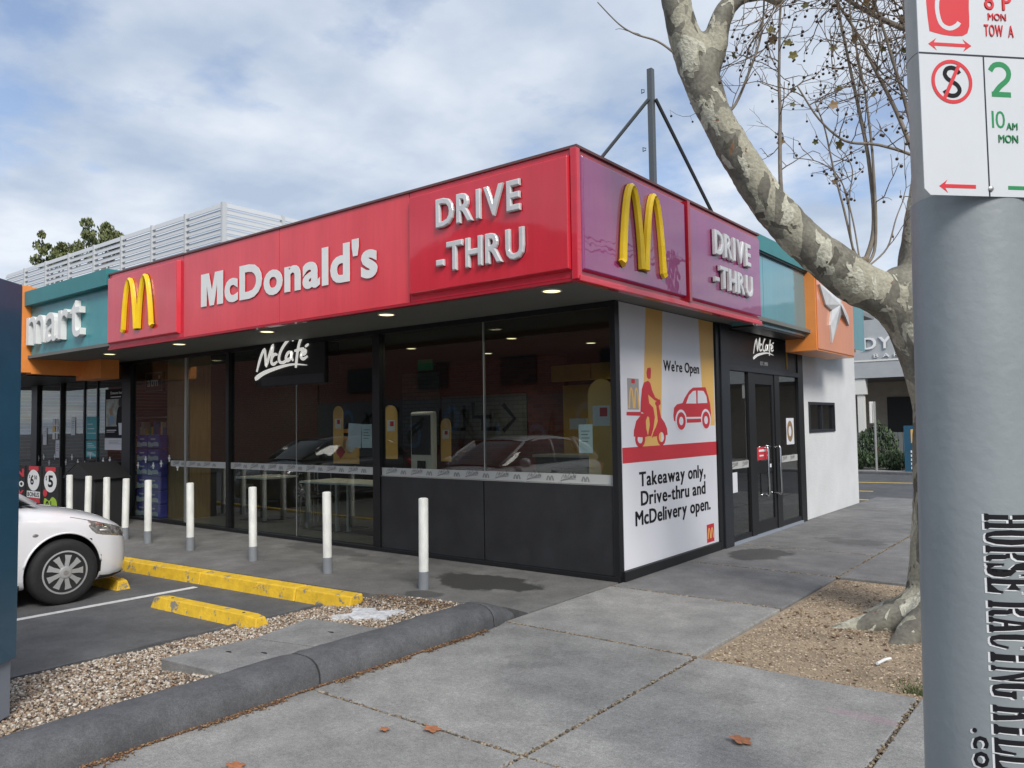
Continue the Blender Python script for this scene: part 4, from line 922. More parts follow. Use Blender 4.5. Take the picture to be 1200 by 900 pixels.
# ================================================================ interior things
def table(x, y, label, ln=.75):
    t = empty('cafe_table', (x,y,.03), label, 'table', 'tables inside the cafe window')
    one('tabletop').box((x-ln/2,y-.35,.735),(x+ln/2,y+.35,.765)).build('table_top', t, bevel=.004)
    for sx in (-1,1): one('steel').box((x+sx*(ln/2-.1)-.025,y-.28,.04),(x+sx*(ln/2-.1)+.025,y-.23,.735)).build('leg', t)
    one('trim').box((x-ln/2+.06,y-.32,.03),(x+ln/2-.06,y+.32,.045)).build('base', t)
table(-5.6,.95,'white cafe table nearest the thick mullion',.9); table(-4.75,1.0,'white cafe table close behind the middle window',.8); table(-7.6,1.1,'white cafe table beside the timber wall',.8); table(-4.4,1.9,'white cafe table in the second row inside',.8)
def chair(x, y, rz, label):
    t = empty('cafe_chair', (x,y,.03), label, 'chair', 'dark chairs inside the cafe window')
    one('trim').box((x-.2,y-.2,.44),(x+.2,y+.2,.47)).build('seat', t); one('trim').box((x-.2,y+.17,.55),(x+.2,y+.2,.85)).build('backrest', t)
    for sx in (-.17,.17):
        for sy in (-.17,.17): one('steel').box((x+sx-.012,y+sy-.012,.03),(x+sx+.012,y+sy+.012,.44 if sy < 0 else .86)).build('leg', t)
chair(-6.4,1.2,0,'dark chair left of the middle cafe table'); chair(-3.9,1.3,0,'dark chair beside the thick mullion inside'); chair(-7.0,1.6,0,'dark chair between the timber wall and cafe tables')
bw = empty('brick_partition', (-6.5,5.5,0), 'red brick partition wall with pale mural boards inside the shop', 'wall')
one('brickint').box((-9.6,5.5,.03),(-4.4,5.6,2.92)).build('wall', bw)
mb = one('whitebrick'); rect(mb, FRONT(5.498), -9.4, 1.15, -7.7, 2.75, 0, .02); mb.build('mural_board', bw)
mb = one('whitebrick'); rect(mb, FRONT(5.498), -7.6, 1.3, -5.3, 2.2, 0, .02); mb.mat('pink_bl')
for q in ([(-7.3,2.0),(-7.3,1.5),(-6.95,1.5),(-6.95,2.0)], [(-6.7,2.05),(-6.7,1.75),(-6.2,1.75)], [(-6.45,1.75),(-6.45,1.5),(-6.0,1.5)], [(-5.9,2.0),(-5.6,1.7),(-5.9,1.45)]): ribbon(mb, FRONT(5.476), q, .09, 0, .004)
mb.build('mural_board', bw)
bb = empty('menu_bulkhead', (-2.4,5.0,2.2), 'row of mustard yellow boards above the dark counter inside', 'bulkhead')
for k in range(5): one('intyellow').box((-4.35+k*.88,5.0,2.36),(-3.50+k*.88,5.05,2.66)).build('board', bb)
one('intyellow').box((-4.3,5.3,.03),(-2.9,5.36,2.30)).build('panel', bb); one('intdark').box((-2.9,5.3,.03),(-.3,5.36,2.30)).build('panel', bb)
cn = empty('counter', (-2.3,4.2,0), 'dark service counter across the back of the shop', 'counter')
one('intdark').box((-4.0,4.0,.03),(-.6,4.6,1.02)).build('front', cn); one('steel').box((-4.05,3.96,1.02),(-.55,4.64,1.06)).build('worktop', cn)
one('printwhite').box((-2.35,2.6,1.50),(-2.05,2.62,1.66)).build('screen', cn)
def kiosk(x, y, label):
    t = empty('order_kiosk', (x,y,.03), label, 'kiosk', 'self order kiosks')
    one('printwhite').box((x-.26,y,.55),(x+.26,y+.12,1.82)).build('body', t, bevel=.03); one('trim').box((x-.22,y-.012,1.10),(x+.22,y-.002,1.76)).build('screen', t)
    one('trim').box((x-.05,y-.05,.80),(x+.1,y-.002,1.0)).build('card_reader', t); one('printwhite').box((x-.15,y+.02,.03),(x+.15,y+.1,.55)).build('stand', t)
def standee(x, y, label, h=2.03, w=.3, z0=.03):
    t = empty('standee', (x,y,z0), label, 'standee', 'yellow promotional standees')
    F_ = FRONT(y); mb = one('intyellow'); pts = [(x-w/2,z0),(x+w/2,z0),(x+w/2,h-w/2)]+[(x+w/2*math.cos(a*math.pi/8), h-w/2+w/2*math.sin(a*math.pi/8)) for a in range(1,8)]+[(x-w/2,h-w/2)]
    mb.mat('pyellow'); plate(mb, F_, pts, -.012, 0); mb.build('board', t)
    mb = one('poster'); rect(mb, F_, x-w*.32, h-w*1.5, x+w*.32, h-w*.85, .0, .002); mb.mat('pred'); rect(mb, F_, x-.02, h-w*1.2, x+w*.22, h-w*.92, .002, .003); mb.build('print', t)
kiosk(-5.28,2.5,'white self order kiosk seen left of the glass joint'); standee(-4.62,1.2,'yellow standee just right of the thick mullion',1.9,.26,1.1)
standee(-.42,.35,'tall yellow standee behind the corner pane',2.07,.34); standee(-5.95,2.4,'yellow rounded board hanging left of the white kiosk',1.95,.26,1.2); standee(-6.7,1.9,'yellow rounded board behind the hanging cafe sign',1.95,.26,1.25); standee(-4.72,2.5,'yellow rounded board right of the white kiosk',1.70,.22,1.0)
def notice(x0, x1, z0, z1, y, label, mt='poster', name='notice', lines=4, ptilt=0):
    F_ = frame((x0, y, z0), (math.cos(ptilt),0,math.sin(ptilt)), (-math.sin(ptilt),0,math.cos(ptilt))); mb = one(mt); w_, h_ = x1-x0, z1-z0; rect(mb, F_, 0, 0, w_, h_, 0, .002)
    mb.mat('printgrey')
    for k in range(lines): rect(mb, F_, w_*.2, h_*(.75-k*.12), w_*(.8-.12*(k%2)), h_*(.78-k*.12), .002, .0026)
    o = mb.build(name); return tag(o, label, 'notice')
notice(-.50,-.33,1.28,1.58,.02,'small pale notice taped inside the corner pane','tissuew'); notice(-4.20,-3.94,1.32,1.64,.02,'slightly tilted white sheet taped beside the thick mullion',lines=0,ptilt=-.06); notice(-3.92,-3.72,1.31,1.62,.02,'pale notice with figure taped right beside the thick mullion','tissuew')
# exit sign
ex = one('signgreen').box((-4.35,1.5,2.42),(-4.05,1.53,2.58)); exo = ex.build('exit_sign'); tag(exo, 'small green running man exit sign inside the window', 'exit sign')
# menu light box
mbx = one('pyellow').box((-6.95,2.0,.95),(-6.30,2.03,1.55)); mbx.mat('pred'); disc(mbx, FRONT(1.998), -6.75, 1.15, .13, .12, 0, .003, 4); mbx.mat('poster'); disc(mbx, FRONT(1.998), -6.48, 1.28, .13, .13, 0, .003); mbx.mat('pink_bl'); rect(mbx, FRONT(1.998), -6.86,1.42,-6.42,1.48,0,.003)
tag(mbx.build('menu_board'), 'small yellow menu board with round price inside the cafe window', 'menu board')
# timber wall
tw = empty('timber_wall', (-9.2,.3,0), 'pale vertical timber panelled wall behind the window', 'wall')
for k in range(2): one('wood').box((-9.42+k*.295,.28,.03),(-9.13+k*.295,.36,2.0)).build('panel', tw, bevel=.003); one('wood').box((-9.42+k*.295,.28,2.006),(-9.13+k*.295,.36,2.92)).build('panel', tw, bevel=.003)
one('wood').box((-8.83,.362,.03),(-8.79,.75,2.92)).build('panel', tw); one('intdark').box((-8.83,.752,.03),(-8.79,5.45,2.92)).build('panel', tw)
# stacked tissue packs
for cx_, lab in ((-9.93,'left'),(-9.535,'right')):
    for k in range(6):
        z = .035+k*.245
        o = empty('tissue_pack', (cx_,.2,z), 'purple and white tissue pack in the %s column, %s' % (lab, ['on the floor','second from the floor','third from the floor','third from the top','second from the top','topmost'][k]), 'tissue pack', 'stacked tissue packs')
        w_ = .38
        one('tissue').box((cx_-w_/2,.09,z),(cx_+w_/2,.27,z+.236)).build('wrap', o, bevel=.015)
        mb = one('tissuew'); plate(mb, FRONT(.088), blob([(cx_-w_/2+.01,z+.03),(cx_-.08,z+.06),(cx_,z+.035),(cx_+.08,z+.07),(cx_+w_/2-.01,z+.03),(cx_+w_/2-.02,z+.10),(cx_+.05,z+.11),(cx_-.05,z+.09),(cx_-w_/2+.02,z+.12)], 2), 0, .003)
        rect(mb, FRONT(.087), cx_-w_/2+.015,z+.02,cx_-.015,z+.09,0,.003); rect(mb, FRONT(.087), cx_+.015,z+.035,cx_+w_/2-.015,z+.10,0,.003); rect(mb, FRONT(.087), cx_-.08,z+.15,cx_+.08,z+.175,0,.003); mb.build('print', o)
am = empty('atm_sign', (-9.8,.2,2.4), 'small dark framed sign reading atm x inside the window', 'sign')
one('trim').box((-10.05,.2,2.28),(-9.45,.26,2.62)).build('panel', am); mb = one('printgrey'); 
for a in ((-10.05,2.28,-9.45,2.29),(-10.05,2.61,-9.45,2.62),(-10.05,2.29,-10.04,2.61),(-9.46,2.29,-9.45,2.61)): rect(mb, FRONT(.2), a[0],a[1],a[2],a[3],0,.006)
mb.build('frame', am)
letters(am, FRONT(.198), 'atm', -9.97, -9.60, 2.37, .17, 'printwhite', single='lettering', depth=.002); letters(am, FRONT(.198), 'x', -9.58, -9.51, 2.50, .08, 'printwhite', single='lettering', depth=.002)
M['stock'] = chip_mat('packaged_goods', [(.45,.05,.04),(.50,.45,.40),(.05,.12,.35),(.55,.40,.05),(.06,.25,.10),(.30,.30,.32),(.50,.20,.05),(.10,.08,.08)], .5)
sho = empty('shop_shelf', (-12.5,2.2,0), 'stocked shelving with coloured goods deep inside the left shop', 'shelf')
rs_ = random.Random(12)
for (xa, xb, yy) in ((-16.0,-9.9,3.4),(-14.6,-11.2,1.9)):
    one('intdark').box((xa,yy+.30,.03),(xb,yy+.34,2.0)).build('back_panel', sho)
    for z in (.25,.65,1.05,1.45,1.85):
        one('steel').box((xa,yy,z),(xb,yy+.30,z+.02)).build('shelf_board', sho)
        if z > 1.7: continue
        mb = one('stock'); x = xa+.03
        while x < xb-.1:
            w_ = rs_.uniform(.06,.16); h_ = rs_.uniform(.14,.32); mb.box((x,yy+.03,z+.021),(x+w_-.01,yy+.2,z+.02+h_)); x += w_
        g_ = mb.build('goods', sho); g_['kind'] = 'stuff'
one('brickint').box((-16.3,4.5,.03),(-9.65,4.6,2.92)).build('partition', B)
# big entrance poster
pp = empty('window_poster', (-10.76,-.01,1.2), 'dark tall window poster with photo of two people and the heading Donate here', 'poster')
F_ = FRONT(-.004); mb = one('pink_bl'); rect(mb, F_, -11.17,1.46,-10.37,2.36,0,.003); mb.build('sheet', pp)
mb = one('photo1'); rect(mb, F_, -11.13,1.66,-10.40,2.17,.003,.004); mb.build('photo_print', pp)
mb = one('bluecloth'); plate(mb, F_, blob([(-11.0,1.70),(-10.98,1.85),(-10.88,1.88),(-10.80,1.72)],3), .004,.005); mb.mat('skin'); disc(mb, F_, -10.92,1.935,.055,.07,.004,.0055)
mb.mat('pink_bl'); plate(mb, F_, blob([(-10.72,1.70),(-10.68,1.95),(-10.58,2.03),(-10.42,2.0),(-10.40,1.62),(-10.60,1.60)],3), .004,.006); mb.mat('trim'); disc(mb, F_, -10.56,2.10,.07,.085,.004,.0065); mb.build('figure_print', pp)
mb = one('tissuew'); plate(mb, F_, [(-10.60,1.50),(-10.50,1.50),(-10.47,1.72),(-10.63,1.72)], .004,.007); mb.build('cup_print', pp)
letters(pp, F_, 'Donate here', -10.95, -10.45, 2.26, .05, 'printwhite', n0=.003, depth=.001, single='lettering', bold=.01)
mb = one('printwhite'); rect(mb, F_, -10.95,2.20,-10.55,2.215,.003,.004); rect(mb, F_, -11.10,1.58,-10.72,1.595,.003,.004); rect(mb, F_, -11.10,1.55,-10.78,1.56,.003,.004); mb.build('print', pp)
notice(-11.17,-10.37,1.22,1.44,-.006,'white landscape sheet below the dark window poster',lines=3)
tq = empty('window_sticker', (-11.75,-.01,1.1), 'turquoise information stickers on the entrance glass', 'sticker')
for a in ((-11.95,1.42,-11.45,1.86),(-11.95,1.22,-11.45,1.39),(-11.95,1.08,-11.45,1.20)):
    mb = one('turq'); rect(mb, F_, a[0],a[1],a[2],a[3],0,.002); mb.mat('printwhite')
    for k in range(3): rect(mb, F_, a[0]+.05, a[1]+(a[3]-a[1])*(.25+k*.2), a[2]-.1-.07*k, a[1]+(a[3]-a[1])*(.25+k*.2)+.012, .002,.003)
    mb.build('sticker', tq)
ys_ = empty('window_sticker', (-13.3,-.01,1.2), 'grid of six small stickers, one yellow, on the left entrance glass', 'sticker')
k = 0
for r_ in range(3):
    for c_ in range(2):
        mb = one('pyellow' if (r_ == 1 and c_ == 0) else 'printwhite'); rect(mb, F_, -13.52+c_*.17, 1.72-r_*.15, -13.52+c_*.17+(.13 if c_ == 0 else .08), 1.84-r_*.15, 0,.002); mb.build('sticker', ys_)
notice(-13.35,-13.15,1.04,1.40,-.006,'tall white notice under the small sticker grid'); notice(-13.98,-13.80,1.30,1.66,-.006,'narrow white notice on the far left glass',lines=3); notice(-12.62,-12.45,1.5,1.86,-.006,'pale green narrow notice left of the turquoise stickers','tissuew')
# little white arrow/cross marks on the glass
gd = empty('glass_decal', (-12,-.01,1.0), 'row of small white cross marks across the entrance glass', 'glass decal')
for k in range(22):
    x = -14.2+k*.27; z = 1.0+.07*math.sin(k*2.3)+.02*math.sin(k*5.1)
    if -10.5 < x < -10.02: continue
    mb = one('printwhite'); rect(mb, F_, x-.045,z,x+.035,z+.028,0,.002); rect(mb, F_, x-.018,z-.045,x+.012,z+.07,.0005,.0022); mb.build('cross_mark', gd)
# newspaper poster frames
def news(x, label, kind):
    t = empty('newspaper_board', (x,-.75,0), label, 'poster board', 'poster boards by the entrance')
    one('trim').box((x-.34,-.77,.0),(x+.34,-.72,.93)).build('board', t)
    F_ = FRONT(-.772); hi = '$6.50' if kind == 1 else '$5'
    if kind:
        mb = one('pred'); rect(mb, F_, x-.22,.84,x+.22,.925,0,.003); mb.build('banner', t)
        mb = one('printwhite'); disc(mb, F_, x,.66,.27,.20,0,.004,28); mb.build('price_disc', t)
        if kind == 1:
            letters(t, F_, '6', x-.14, x+.02, .58, .17, 'pink_bl', n0=.004, depth=.001, bold=.03, single='price'); letters(t, F_, '50', x+.04, x+.17, .68, .07, 'pink_bl', n0=.004, depth=.001, bold=.02, single='price'); letters(t, F_, '$', x-.2, x-.15, .70, .06, 'pink_bl', n0=.004, depth=.001, single='price')
            mb = one('printwhite'); rect(mb, F_, x-.3,.33,x+.3,.45,0,.003); mb.build('banner', t); letters(t, F_, 'BONUS', x-.27, x+.27, .35, .08, 'pink_bl', n0=.0035, depth=.001, bold=.03, single='lettering')
            mb = one('pred'); rect(mb, F_, x-.3,.24,x+.3,.32,0,.003); mb.mat('pyellow'); rect(mb, F_, x-.2,.05,x-.08,.22,0,.003); mb.mat('skin'); rect(mb, F_, x-.04,.05,x+.08,.22,0,.003); mb.mat('bluecloth'); rect(mb, F_, x+.12,.05,x+.24,.22,0,.003); mb.build('print', t)
        else:
            letters(t, F_, '5', x-.09, x+.13, .565, .20, 'pink_bl', n0=.004, depth=.001, bold=.03, single='price'); letters(t, F_, '$', x-.2, x-.14, .68, .08, 'pink_bl', n0=.004, depth=.001, single='price')
            mb = one('lime'); plate(mb, F_, blob([(x-.28,.10),(x-.25,.34),(x-.05,.30),(x+.1,.38),(x+.28,.30),(x+.26,.08),(x,.12)], 3), 0,.003); mb.mat('pink_bl'); disc(mb, F_, x-.12,.22,.07,.08,.003,.004,16,.5); rect(mb, F_, x+.02,.16,x+.06,.30,.003,.004); rect(mb, F_, x+.10,.16,x+.2,.19,.003,.004); mb.mat('pred'); disc(mb, F_, x-.22,.44,.09,.07,0,.004); mb.build('print', t)
    else:
        mb = one('pred'); mb.build('banner', t) if False else None
        letters(t, F_, 'IN', x-.25, x+.3, .72, .14, 'pred', depth=.002, bold=.04, single='lettering'); letters(t, F_, 'DIO', x-.25, x+.3, .52, .10, 'printwhite', depth=.002, bold=.04, single='lettering'); letters(t, F_, 'LY', x-.25, x+.3, .30, .14, 'pred', depth=.002, bold=.04, single='lettering')
news(-12.38,'black poster board with round white 6.50 price by the entrance',1); news(-11.62,'black poster board with round white 5 dollar price and lime print',2); news(-13.14,'black poster board with big red and white words behind the pylon',0)
# black gabled bin
bn = empty('waste_bin', (-9.65,-.8,0), 'black gable topped waste bin standing behind the bollards', 'bin')
one('trim').box((-10.16,-1.08,0),(-9.14,-.55,.80)).build('body', bn, bevel=.01)
one('trim').add([(-10.22,-1.13,.80),(-9.08,-1.13,.80),(-9.08,-.50,.80),(-10.22,-.50,.80),(-9.65,-1.13,1.06),(-9.65,-.50,1.06)], [(3,2,1,0),(0,1,4),(1,2,5,4),(2,3,5),(3,0,4,5)]).build('lid', bn)
one('steel').add([(-10.20,-1.135,.825),(-9.68,-1.135,1.055),(-9.68,-1.10,1.07),(-10.20,-1.10,.84)], [(0,1,2,3)]).build('lid_edge', bn)

# ================================================================ bollards
def bollard():
    t = empty('bollard', (0,0,0), '', 'bollard', 'row of white bollards along the shop apron')
    one('bollard').lathe([(.0475,.16),(.0475,.868),(.0455,.878),(.030,.884),(.004,.885)], (0,0,0), 24).build('post', t, smooth=True)
    one('bollardgrey').lathe([(.052,0),(.052,.168),(.0485,.172)], (0,0,0), 24).build('sleeve', t, smooth=True); return t
b0 = bollard()
bx = [(-1.435,'nearest the kerb end and wet patch'),(-2.90,'second from the right before the dark base panels'),(-4.30,'in front of the thick mullion and cafe tables'),(-5.72,'in front of the hanging cafe sign'),(-6.84,'in front of the tissue pack stacks'),(-7.51,'just right of the white car bumper'),(-8.10,'third from the left end'),(-8.73,'second from the left end beside the black bin'),(-9.36,'leftmost of the row near the price boards')]
for i, (x, lb) in enumerate(bx):
    o = b0 if i == 0 else copy_tree(b0); o.location = (x, -1.36, 0); o.rotation_euler = (R_(.5*math.sin(i*2.1)), R_(.7*math.cos(i*1.7+1)), i*1.1); o['label'] = 'white bollard with grey sleeve, ' + lb

# ================================================================ pole with parking sign
PX, PY = 3.672, -4.135
pl = empty('utility_pole', (PX,PY,0), 'thick grey painted street pole with black and white stencilled words', 'pole')
def prad(z): return .192-(.192-.161)*min(1, max(0, z/2.26))
mb = one('polegrey'); mb.lathe([(prad(z), z) for z in np.linspace(0, 2.262, 14)], (PX,PY,0), 64); mb.build('lower_shaft', pl, smooth=True)
mb = one('polegalv'); mb.lathe([(.155, 2.258),(.155,2.72),(.157,2.721),(.157,2.727),(.155,2.728),(.150,4),(.12,8.5)], (PX,PY,0), 48); mb.build('upper_shaft', pl, smooth=True)
# stencil alphabet on a unit box (0..1 wide, 0..1 tall)
def ser(x0, x1, y): return [(x0,y),(x1,y)]
ST = {
 'H': [[(0,0),(.42,0),(.42,.06),(.34,.10),(.34,.46),(.08,.46),(.08,.10),(0,.06)], [(0,1),(.42,1),(.42,.94),(.34,.90),(.34,.54),(.08,.54),(.08,.90),(0,.94)], [(.58,0),(1,0),(1,.06),(.92,.10),(.92,.90),(1,.94),(1,1),(.58,1),(.58,.94),(.66,.90),(.66,.10),(.58,.06)], [(.38,.46),(.62,.46),(.62,.54),(.38,.54)]],
 'O': [[(.46,0),(.25,.03),(.08,.2),(.02,.5),(.08,.8),(.25,.97),(.46,1),(.46,.94),(.36,.85),(.32,.5),(.36,.15),(.46,.06)], [(.54,0),(.75,.03),(.92,.2),(.98,.5),(.92,.8),(.75,.97),(.54,1),(.54,.94),(.64,.85),(.68,.5),(.64,.15),(.54,.06)]],
 'R': [[(0,0),(.42,0),(.42,.06),(.34,.10),(.34,.90),(.42,.94),(.42,1),(0,1),(0,.94),(.08,.90),(.08,.10),(0,.06)], [(.47,1),(.70,1),(.90,.92),(.95,.76),(.90,.60),(.72,.52),(.47,.50),(.47,.56),(.60,.60),(.64,.75),(.60,.90),(.47,.94)], [(.50,.46),(.72,.46),(.84,.36),(.88,.12),(1,.08),(1,0),(.76,0),(.64,.08),(.60,.36),(.50,.40)]],
 'S': [[(.52,1),(.25,.98),(.06,.86),(.04,.70),(.14,.56),(.48,.44),(.48,.56),(.34,.68),(.32,.82),(.42,.93),(.52,.94)], [(.58,1),(.72,.96),(.82,1),(.88,1),(.90,.66),(.84,.66),(.78,.84),(.58,.94)], [(.48,0),(.75,.02),(.94,.14),(.96,.32),(.86,.46),(.52,.58),(.52,.46),(.66,.34),(.68,.18),(.58,.07),(.48,.06)], [(.42,0),(.28,.04),(.18,0),(.12,0),(.10,.34),(.16,.34),(.22,.16),(.42,.06)]],
 'E': [[(0,0),(.42,0),(.42,.06),(.34,.10),(.34,.90),(.42,.94),(.42,1),(0,1),(0,.94),(.08,.90),(.08,.10),(0,.06)], [(.47,1),(.94,1),(.94,.70),(.88,.70),(.80,.88),(.47,.93)], [(.47,0),(.94,0),(.96,.30),(.90,.30),(.80,.12),(.47,.07)], [(.40,.46),(.66,.40),(.72,.34),(.72,.66),(.66,.60),(.40,.54)]],
 'A': [[(0,0),(.32,0),(.32,.06),(.24,.10),(.50,.86),(.46,1),(.40,1),(.10,.10),(0,.06)], [(.56,1),(.62,1),(.92,.10),(1,.06),(1,0),(.56,0),(.56,.06),(.66,.10),(.48,.72),(.50,.86)], [(.30,.28),(.58,.28),(.56,.36),(.33,.36)]],
 'C': [[(.46,0),(.25,.03),(.08,.2),(.02,.5),(.08,.8),(.25,.97),(.46,1),(.46,.94),(.36,.85),(.32,.5),(.36,.15),(.46,.06)], [(.54,1),(.72,.96),(.84,1),(.90,1),(.92,.62),(.86,.62),(.76,.84),(.54,.94)], [(.54,0),(.76,.04),(.94,.34),(.88,.36),(.74,.14),(.54,.06)]],
 'I': [[(.2,0),(.8,0),(.8,.06),(.68,.10),(.68,.47),(.32,.47),(.32,.10),(.2,.06)], [(.2,1),(.8,1),(.8,.94),(.68,.90),(.68,.53),(.32,.53),(.32,.90),(.2,.94)]],
 'N': [[(0,0),(.28,0),(.28,.06),(.18,.10),(.18,.90),(0,.94),(0,.94),(.08,.90),(.08,.10),(0,.06)], [(0,1),(.34,1),(.92,.20),(.92,0),(.84,0),(.20,.86),(0,.94)], [(.68,1),(1,1),(1,.94),(.92,.90),(.92,.26),(.84,.34),(.84,.90),(.68,.94)]],
 'G': [[(.46,0),(.25,.03),(.08,.2),(.02,.5),(.08,.8),(.25,.97),(.46,1),(.46,.94),(.36,.85),(.32,.5),(.36,.15),(.46,.06)], [(.54,1),(.72,.96),(.84,1),(.90,1),(.92,.62),(.86,.62),(.76,.84),(.54,.94)], [(.54,0),(.88,.04),(.90,.36),(1,.40),(1,.46),(.54,.46),(.54,.40),(.64,.36),(.62,.10),(.54,.06)]],
 'K': [[(0,0),(.42,0),(.42,.06),(.34,.10),(.34,.90),(.42,.94),(.42,1),(0,1),(0,.94),(.08,.90),(.08,.10),(0,.06)], [(.40,.50),(.78,.92),(.64,.94),(.64,1),(1,1),(1,.94),(.90,.92),(.50,.44)], [(.52,.62),(.74,.62),(.96,.10),(1,.06),(1,0),(.62,0),(.62,.06),(.68,.10)]],
 'L': [[(0,0),(.42,0),(.42,.06),(.34,.10),(.34,.90),(.42,.94),(.42,1),(0,1),(0,.94),(.08,.90),(.08,.10),(0,.06)], [(.47,0),(.94,0),(.96,.40),(.90,.40),(.80,.14),(.47,.07)]]}
camdir = math.atan2(-6.874-PY, 4.019-PX)      # the side of the pole that faces the viewer
def on_pole(s_arc, z, n=0, a0=0):
    r = prad(z)+n; a = camdir + a0 + s_arc/prad(z); return (PX+r*math.cos(a), PY+r*math.sin(a), z)
def stencil(word, z_top, zh, arc0, arc1, mat, n, dz=0, ds=0):
    """word runs downwards, letter tops towards +arc; subdivided so it hugs the shaft"""
    mb = one(mat); z = z_top
    for ch in word:
        if ch == ' ': z -= zh*.42; continue
        for poly in ST[ch]:
            P_ = []
            for i in range(len(poly)):
                a, b = poly[i], poly[(i+1) % len(poly)]; k = max(1, int(abs(a[1]-b[1])/.16)+1)
                for j in range(k): P_.append((a[0]+(b[0]-a[0])*j/k, a[1]+(b[1]-a[1])*j/k))
            # slice into strips across letter height to follow the curve
            bm = bmesh.new(); vs = [bm.verts.new((x, y, 0)) for x, y in P_]; bm.faces.new(vs); bmesh.ops.triangulate(bm, faces=bm.faces[:])
            for yy in np.arange(.1, 1, .1): bmesh.ops.bisect_plane(bm, geom=bm.verts[:]+bm.edges[:]+bm.faces[:], plane_co=(0, yy, 0), plane_no=(0, 1, 0))
            bm.verts.index_update()
            for fx in ((-.035, .035) if mat == 'pink_bl' else (-.05, .05)): mb.add([on_pole(arc0+(arc1-arc0)*v.co.y+ds, z-(v.co.x*.90+fx)*zh+dz, n+fx*.002) for v in bm.verts], [[v.index for v in f.verts] for f in bm.faces])
            bm.free()
        z -= zh
    return mb
ZT = 1.325; ZH = .0445
stencil('HORSE RACING KILL', ZT, ZH, .002, .130, 'printwhite', .0010, -.0028, -.006).build('stencil_shadow', pl)
stencil('HORSE RACING KILL', ZT, ZH, .002, .130, 'pink_bl', .0016).build('stencil_lettering', pl)
mbs = {}
for mt, dz_, ds_, n_ in (('printwhite', -.004, -.006, .0010), ('pink_bl', 0, 0, .0016)):
    mb = one(mt); zz = .725
    for ch in '.com':
        vs, fs = glyph(ch, .02, 0, 0, 2); x0 = min(p[0] for p in vs); x1 = max(p[0] for p in vs); s = .085
        mb.add([on_pole(-.048+b*s*.9+ds_, zz-(a-x0)*s+b*s*.18+dz_, n_) for a, b, c in vs], [f[::-1] for f in fs]); zz -= (x1-x0)*s+.008
    mb.build('web_lettering' if mt == 'pink_bl' else 'web_lettering_shadow', pl)
# parking sign
u = Vector((.694,.720,0)); P0 = Vector((3.604,-4.441,2.228)); SF = (P0, u, Vector((0,0,1)), u.cross(Vector((0,0,1))))
sg = empty('parking_sign', tuple(P0), 'white parking restriction sign plate with red and green markings on the pole', 'sign')
mb = one('signwhite'); c_ = .018; SWd = .42
pts = [(c_,0),(SWd-c_,0),(SWd,c_),(SWd,1.0),(0,1.0),(0,c_)]; plate(mb, SF, pts, -.003, 0); mb.build('plate', sg)
mb = one('signline'); rect(mb, SF, 0,.408,SWd,.413,0,.0006); rect(mb, SF, .200,.0,.2045,.408,0,.0006); mb.build('divider_lines', sg)
mb = one('pink_bl')
spts = smooth2([(.030,.030),(.018,.044),(0,.050),(-.020,.044),(-.028,.026),(-.018,.010),(0,.0),(.020,-.012),(.028,-.030),(.016,-.046),(-.004,-.050),(-.022,-.045),(-.032,-.032)], 3)
ribbon(mb, SF, [(p.x*.80+.100, p.y*.82+.330) for p in spts], .0125, .0006, .0009); mb.build('letter', sg)
mb = one('signred'); disc(mb, SF, .099,.330,.064,.064,.0009,.0013,40,.84); ribbon(mb, SF, [(.072,.278),(.124,.382)], .0105, .0013, .0016); mb.build('prohibition_ring', sg)
mb = one('signred'); plate(mb, SF, [(.045,.026),(.072,.045),(.064,.032),(.160,.032),(.160,.021),(.064,.021),(.072,.007)], 0,.0006); mb.build('arrow', sg)
mb = one('signred'); plate(mb, SF, [(.030,.438),(.056,.456),(.048,.443),(.147,.443),(.139,.456),(.166,.438),(.139,.420),(.147,.433),(.048,.433),(.056,.420)], 0,.0006); mb.build('arrow', sg)
mb = one('signred'); plate(mb, SF, blob([(.036,.475),(.095,.465),(.155,.475),(.163,.55),(.158,.61),(.095,.62),(.036,.61),(.030,.55)], 3), 0,.0006); mb.mat('signwhite')
ribbon(mb, SF, [(p.x,p.y) for p in smooth2([(.128,.585),(.100,.602),(.072,.590),(.062,.545),(.072,.500),(.098,.486),(.122,.496),(.130,.506)], 3)], .013, .0006,.001); mb.build('clearway_symbol', sg)
G_ = one('signgreen'); ribbon(G_, SF, [(p.x,p.y) for p in smooth2([(.222,.368),(.236,.385),(.262,.387),(.280,.370),(.276,.345),(.250,.322),(.232,.300)], 3)], .0155, 0,.0006); rect(G_, SF, .224,.292,.285,.307,0,.0007); G_.build('numeral', sg)
letters(sg, SF, '10', .220,.262,.200,.050,'signgreen', depth=.0005, single='lettering', bold=.0, gap=.08); letters(sg, SF, 'AM', .265,.300,.196,.020,'signgreen', depth=.0005, single='lettering', bold=.01)
letters(sg, SF, 'MON', .238,.300,.158,.022,'signgreen', depth=.0005, single='lettering', bold=.01); G2 = one('signgreen'); rect(G2, SF, .262,.021,.34,.032,0,.0006); G2.build('arrow', sg)
letters(sg, SF, 'TOW', .208,.268,.470,.034,'signred', depth=.0005, single='lettering', bold=.008); letters(sg, SF, 'A', .285,.302,.470,.034,'signred', depth=.0005, single='lettering', bold=.008)
letters(sg, SF, 'MON', .222,.280,.518,.020,'signred', depth=.0005, single='lettering', bold=.01); letters(sg, SF, '8 P', .212,.300,.550,.05,'signred', depth=.0005, single='lettering', bold=.02)
bt = one('steel').lathe([(.0075,0),(.0075,.004),(.003,.0065)], (0,0,0), 14).build('bolt', sg, smooth=True)
bt.location = u*.206+Vector((0,0,.022))+SF[3]*.0; bt.rotation_euler = SF[3].to_track_quat('Z','Y').to_euler()
bt.data.transform(Matrix.Translation(origin(sg)))

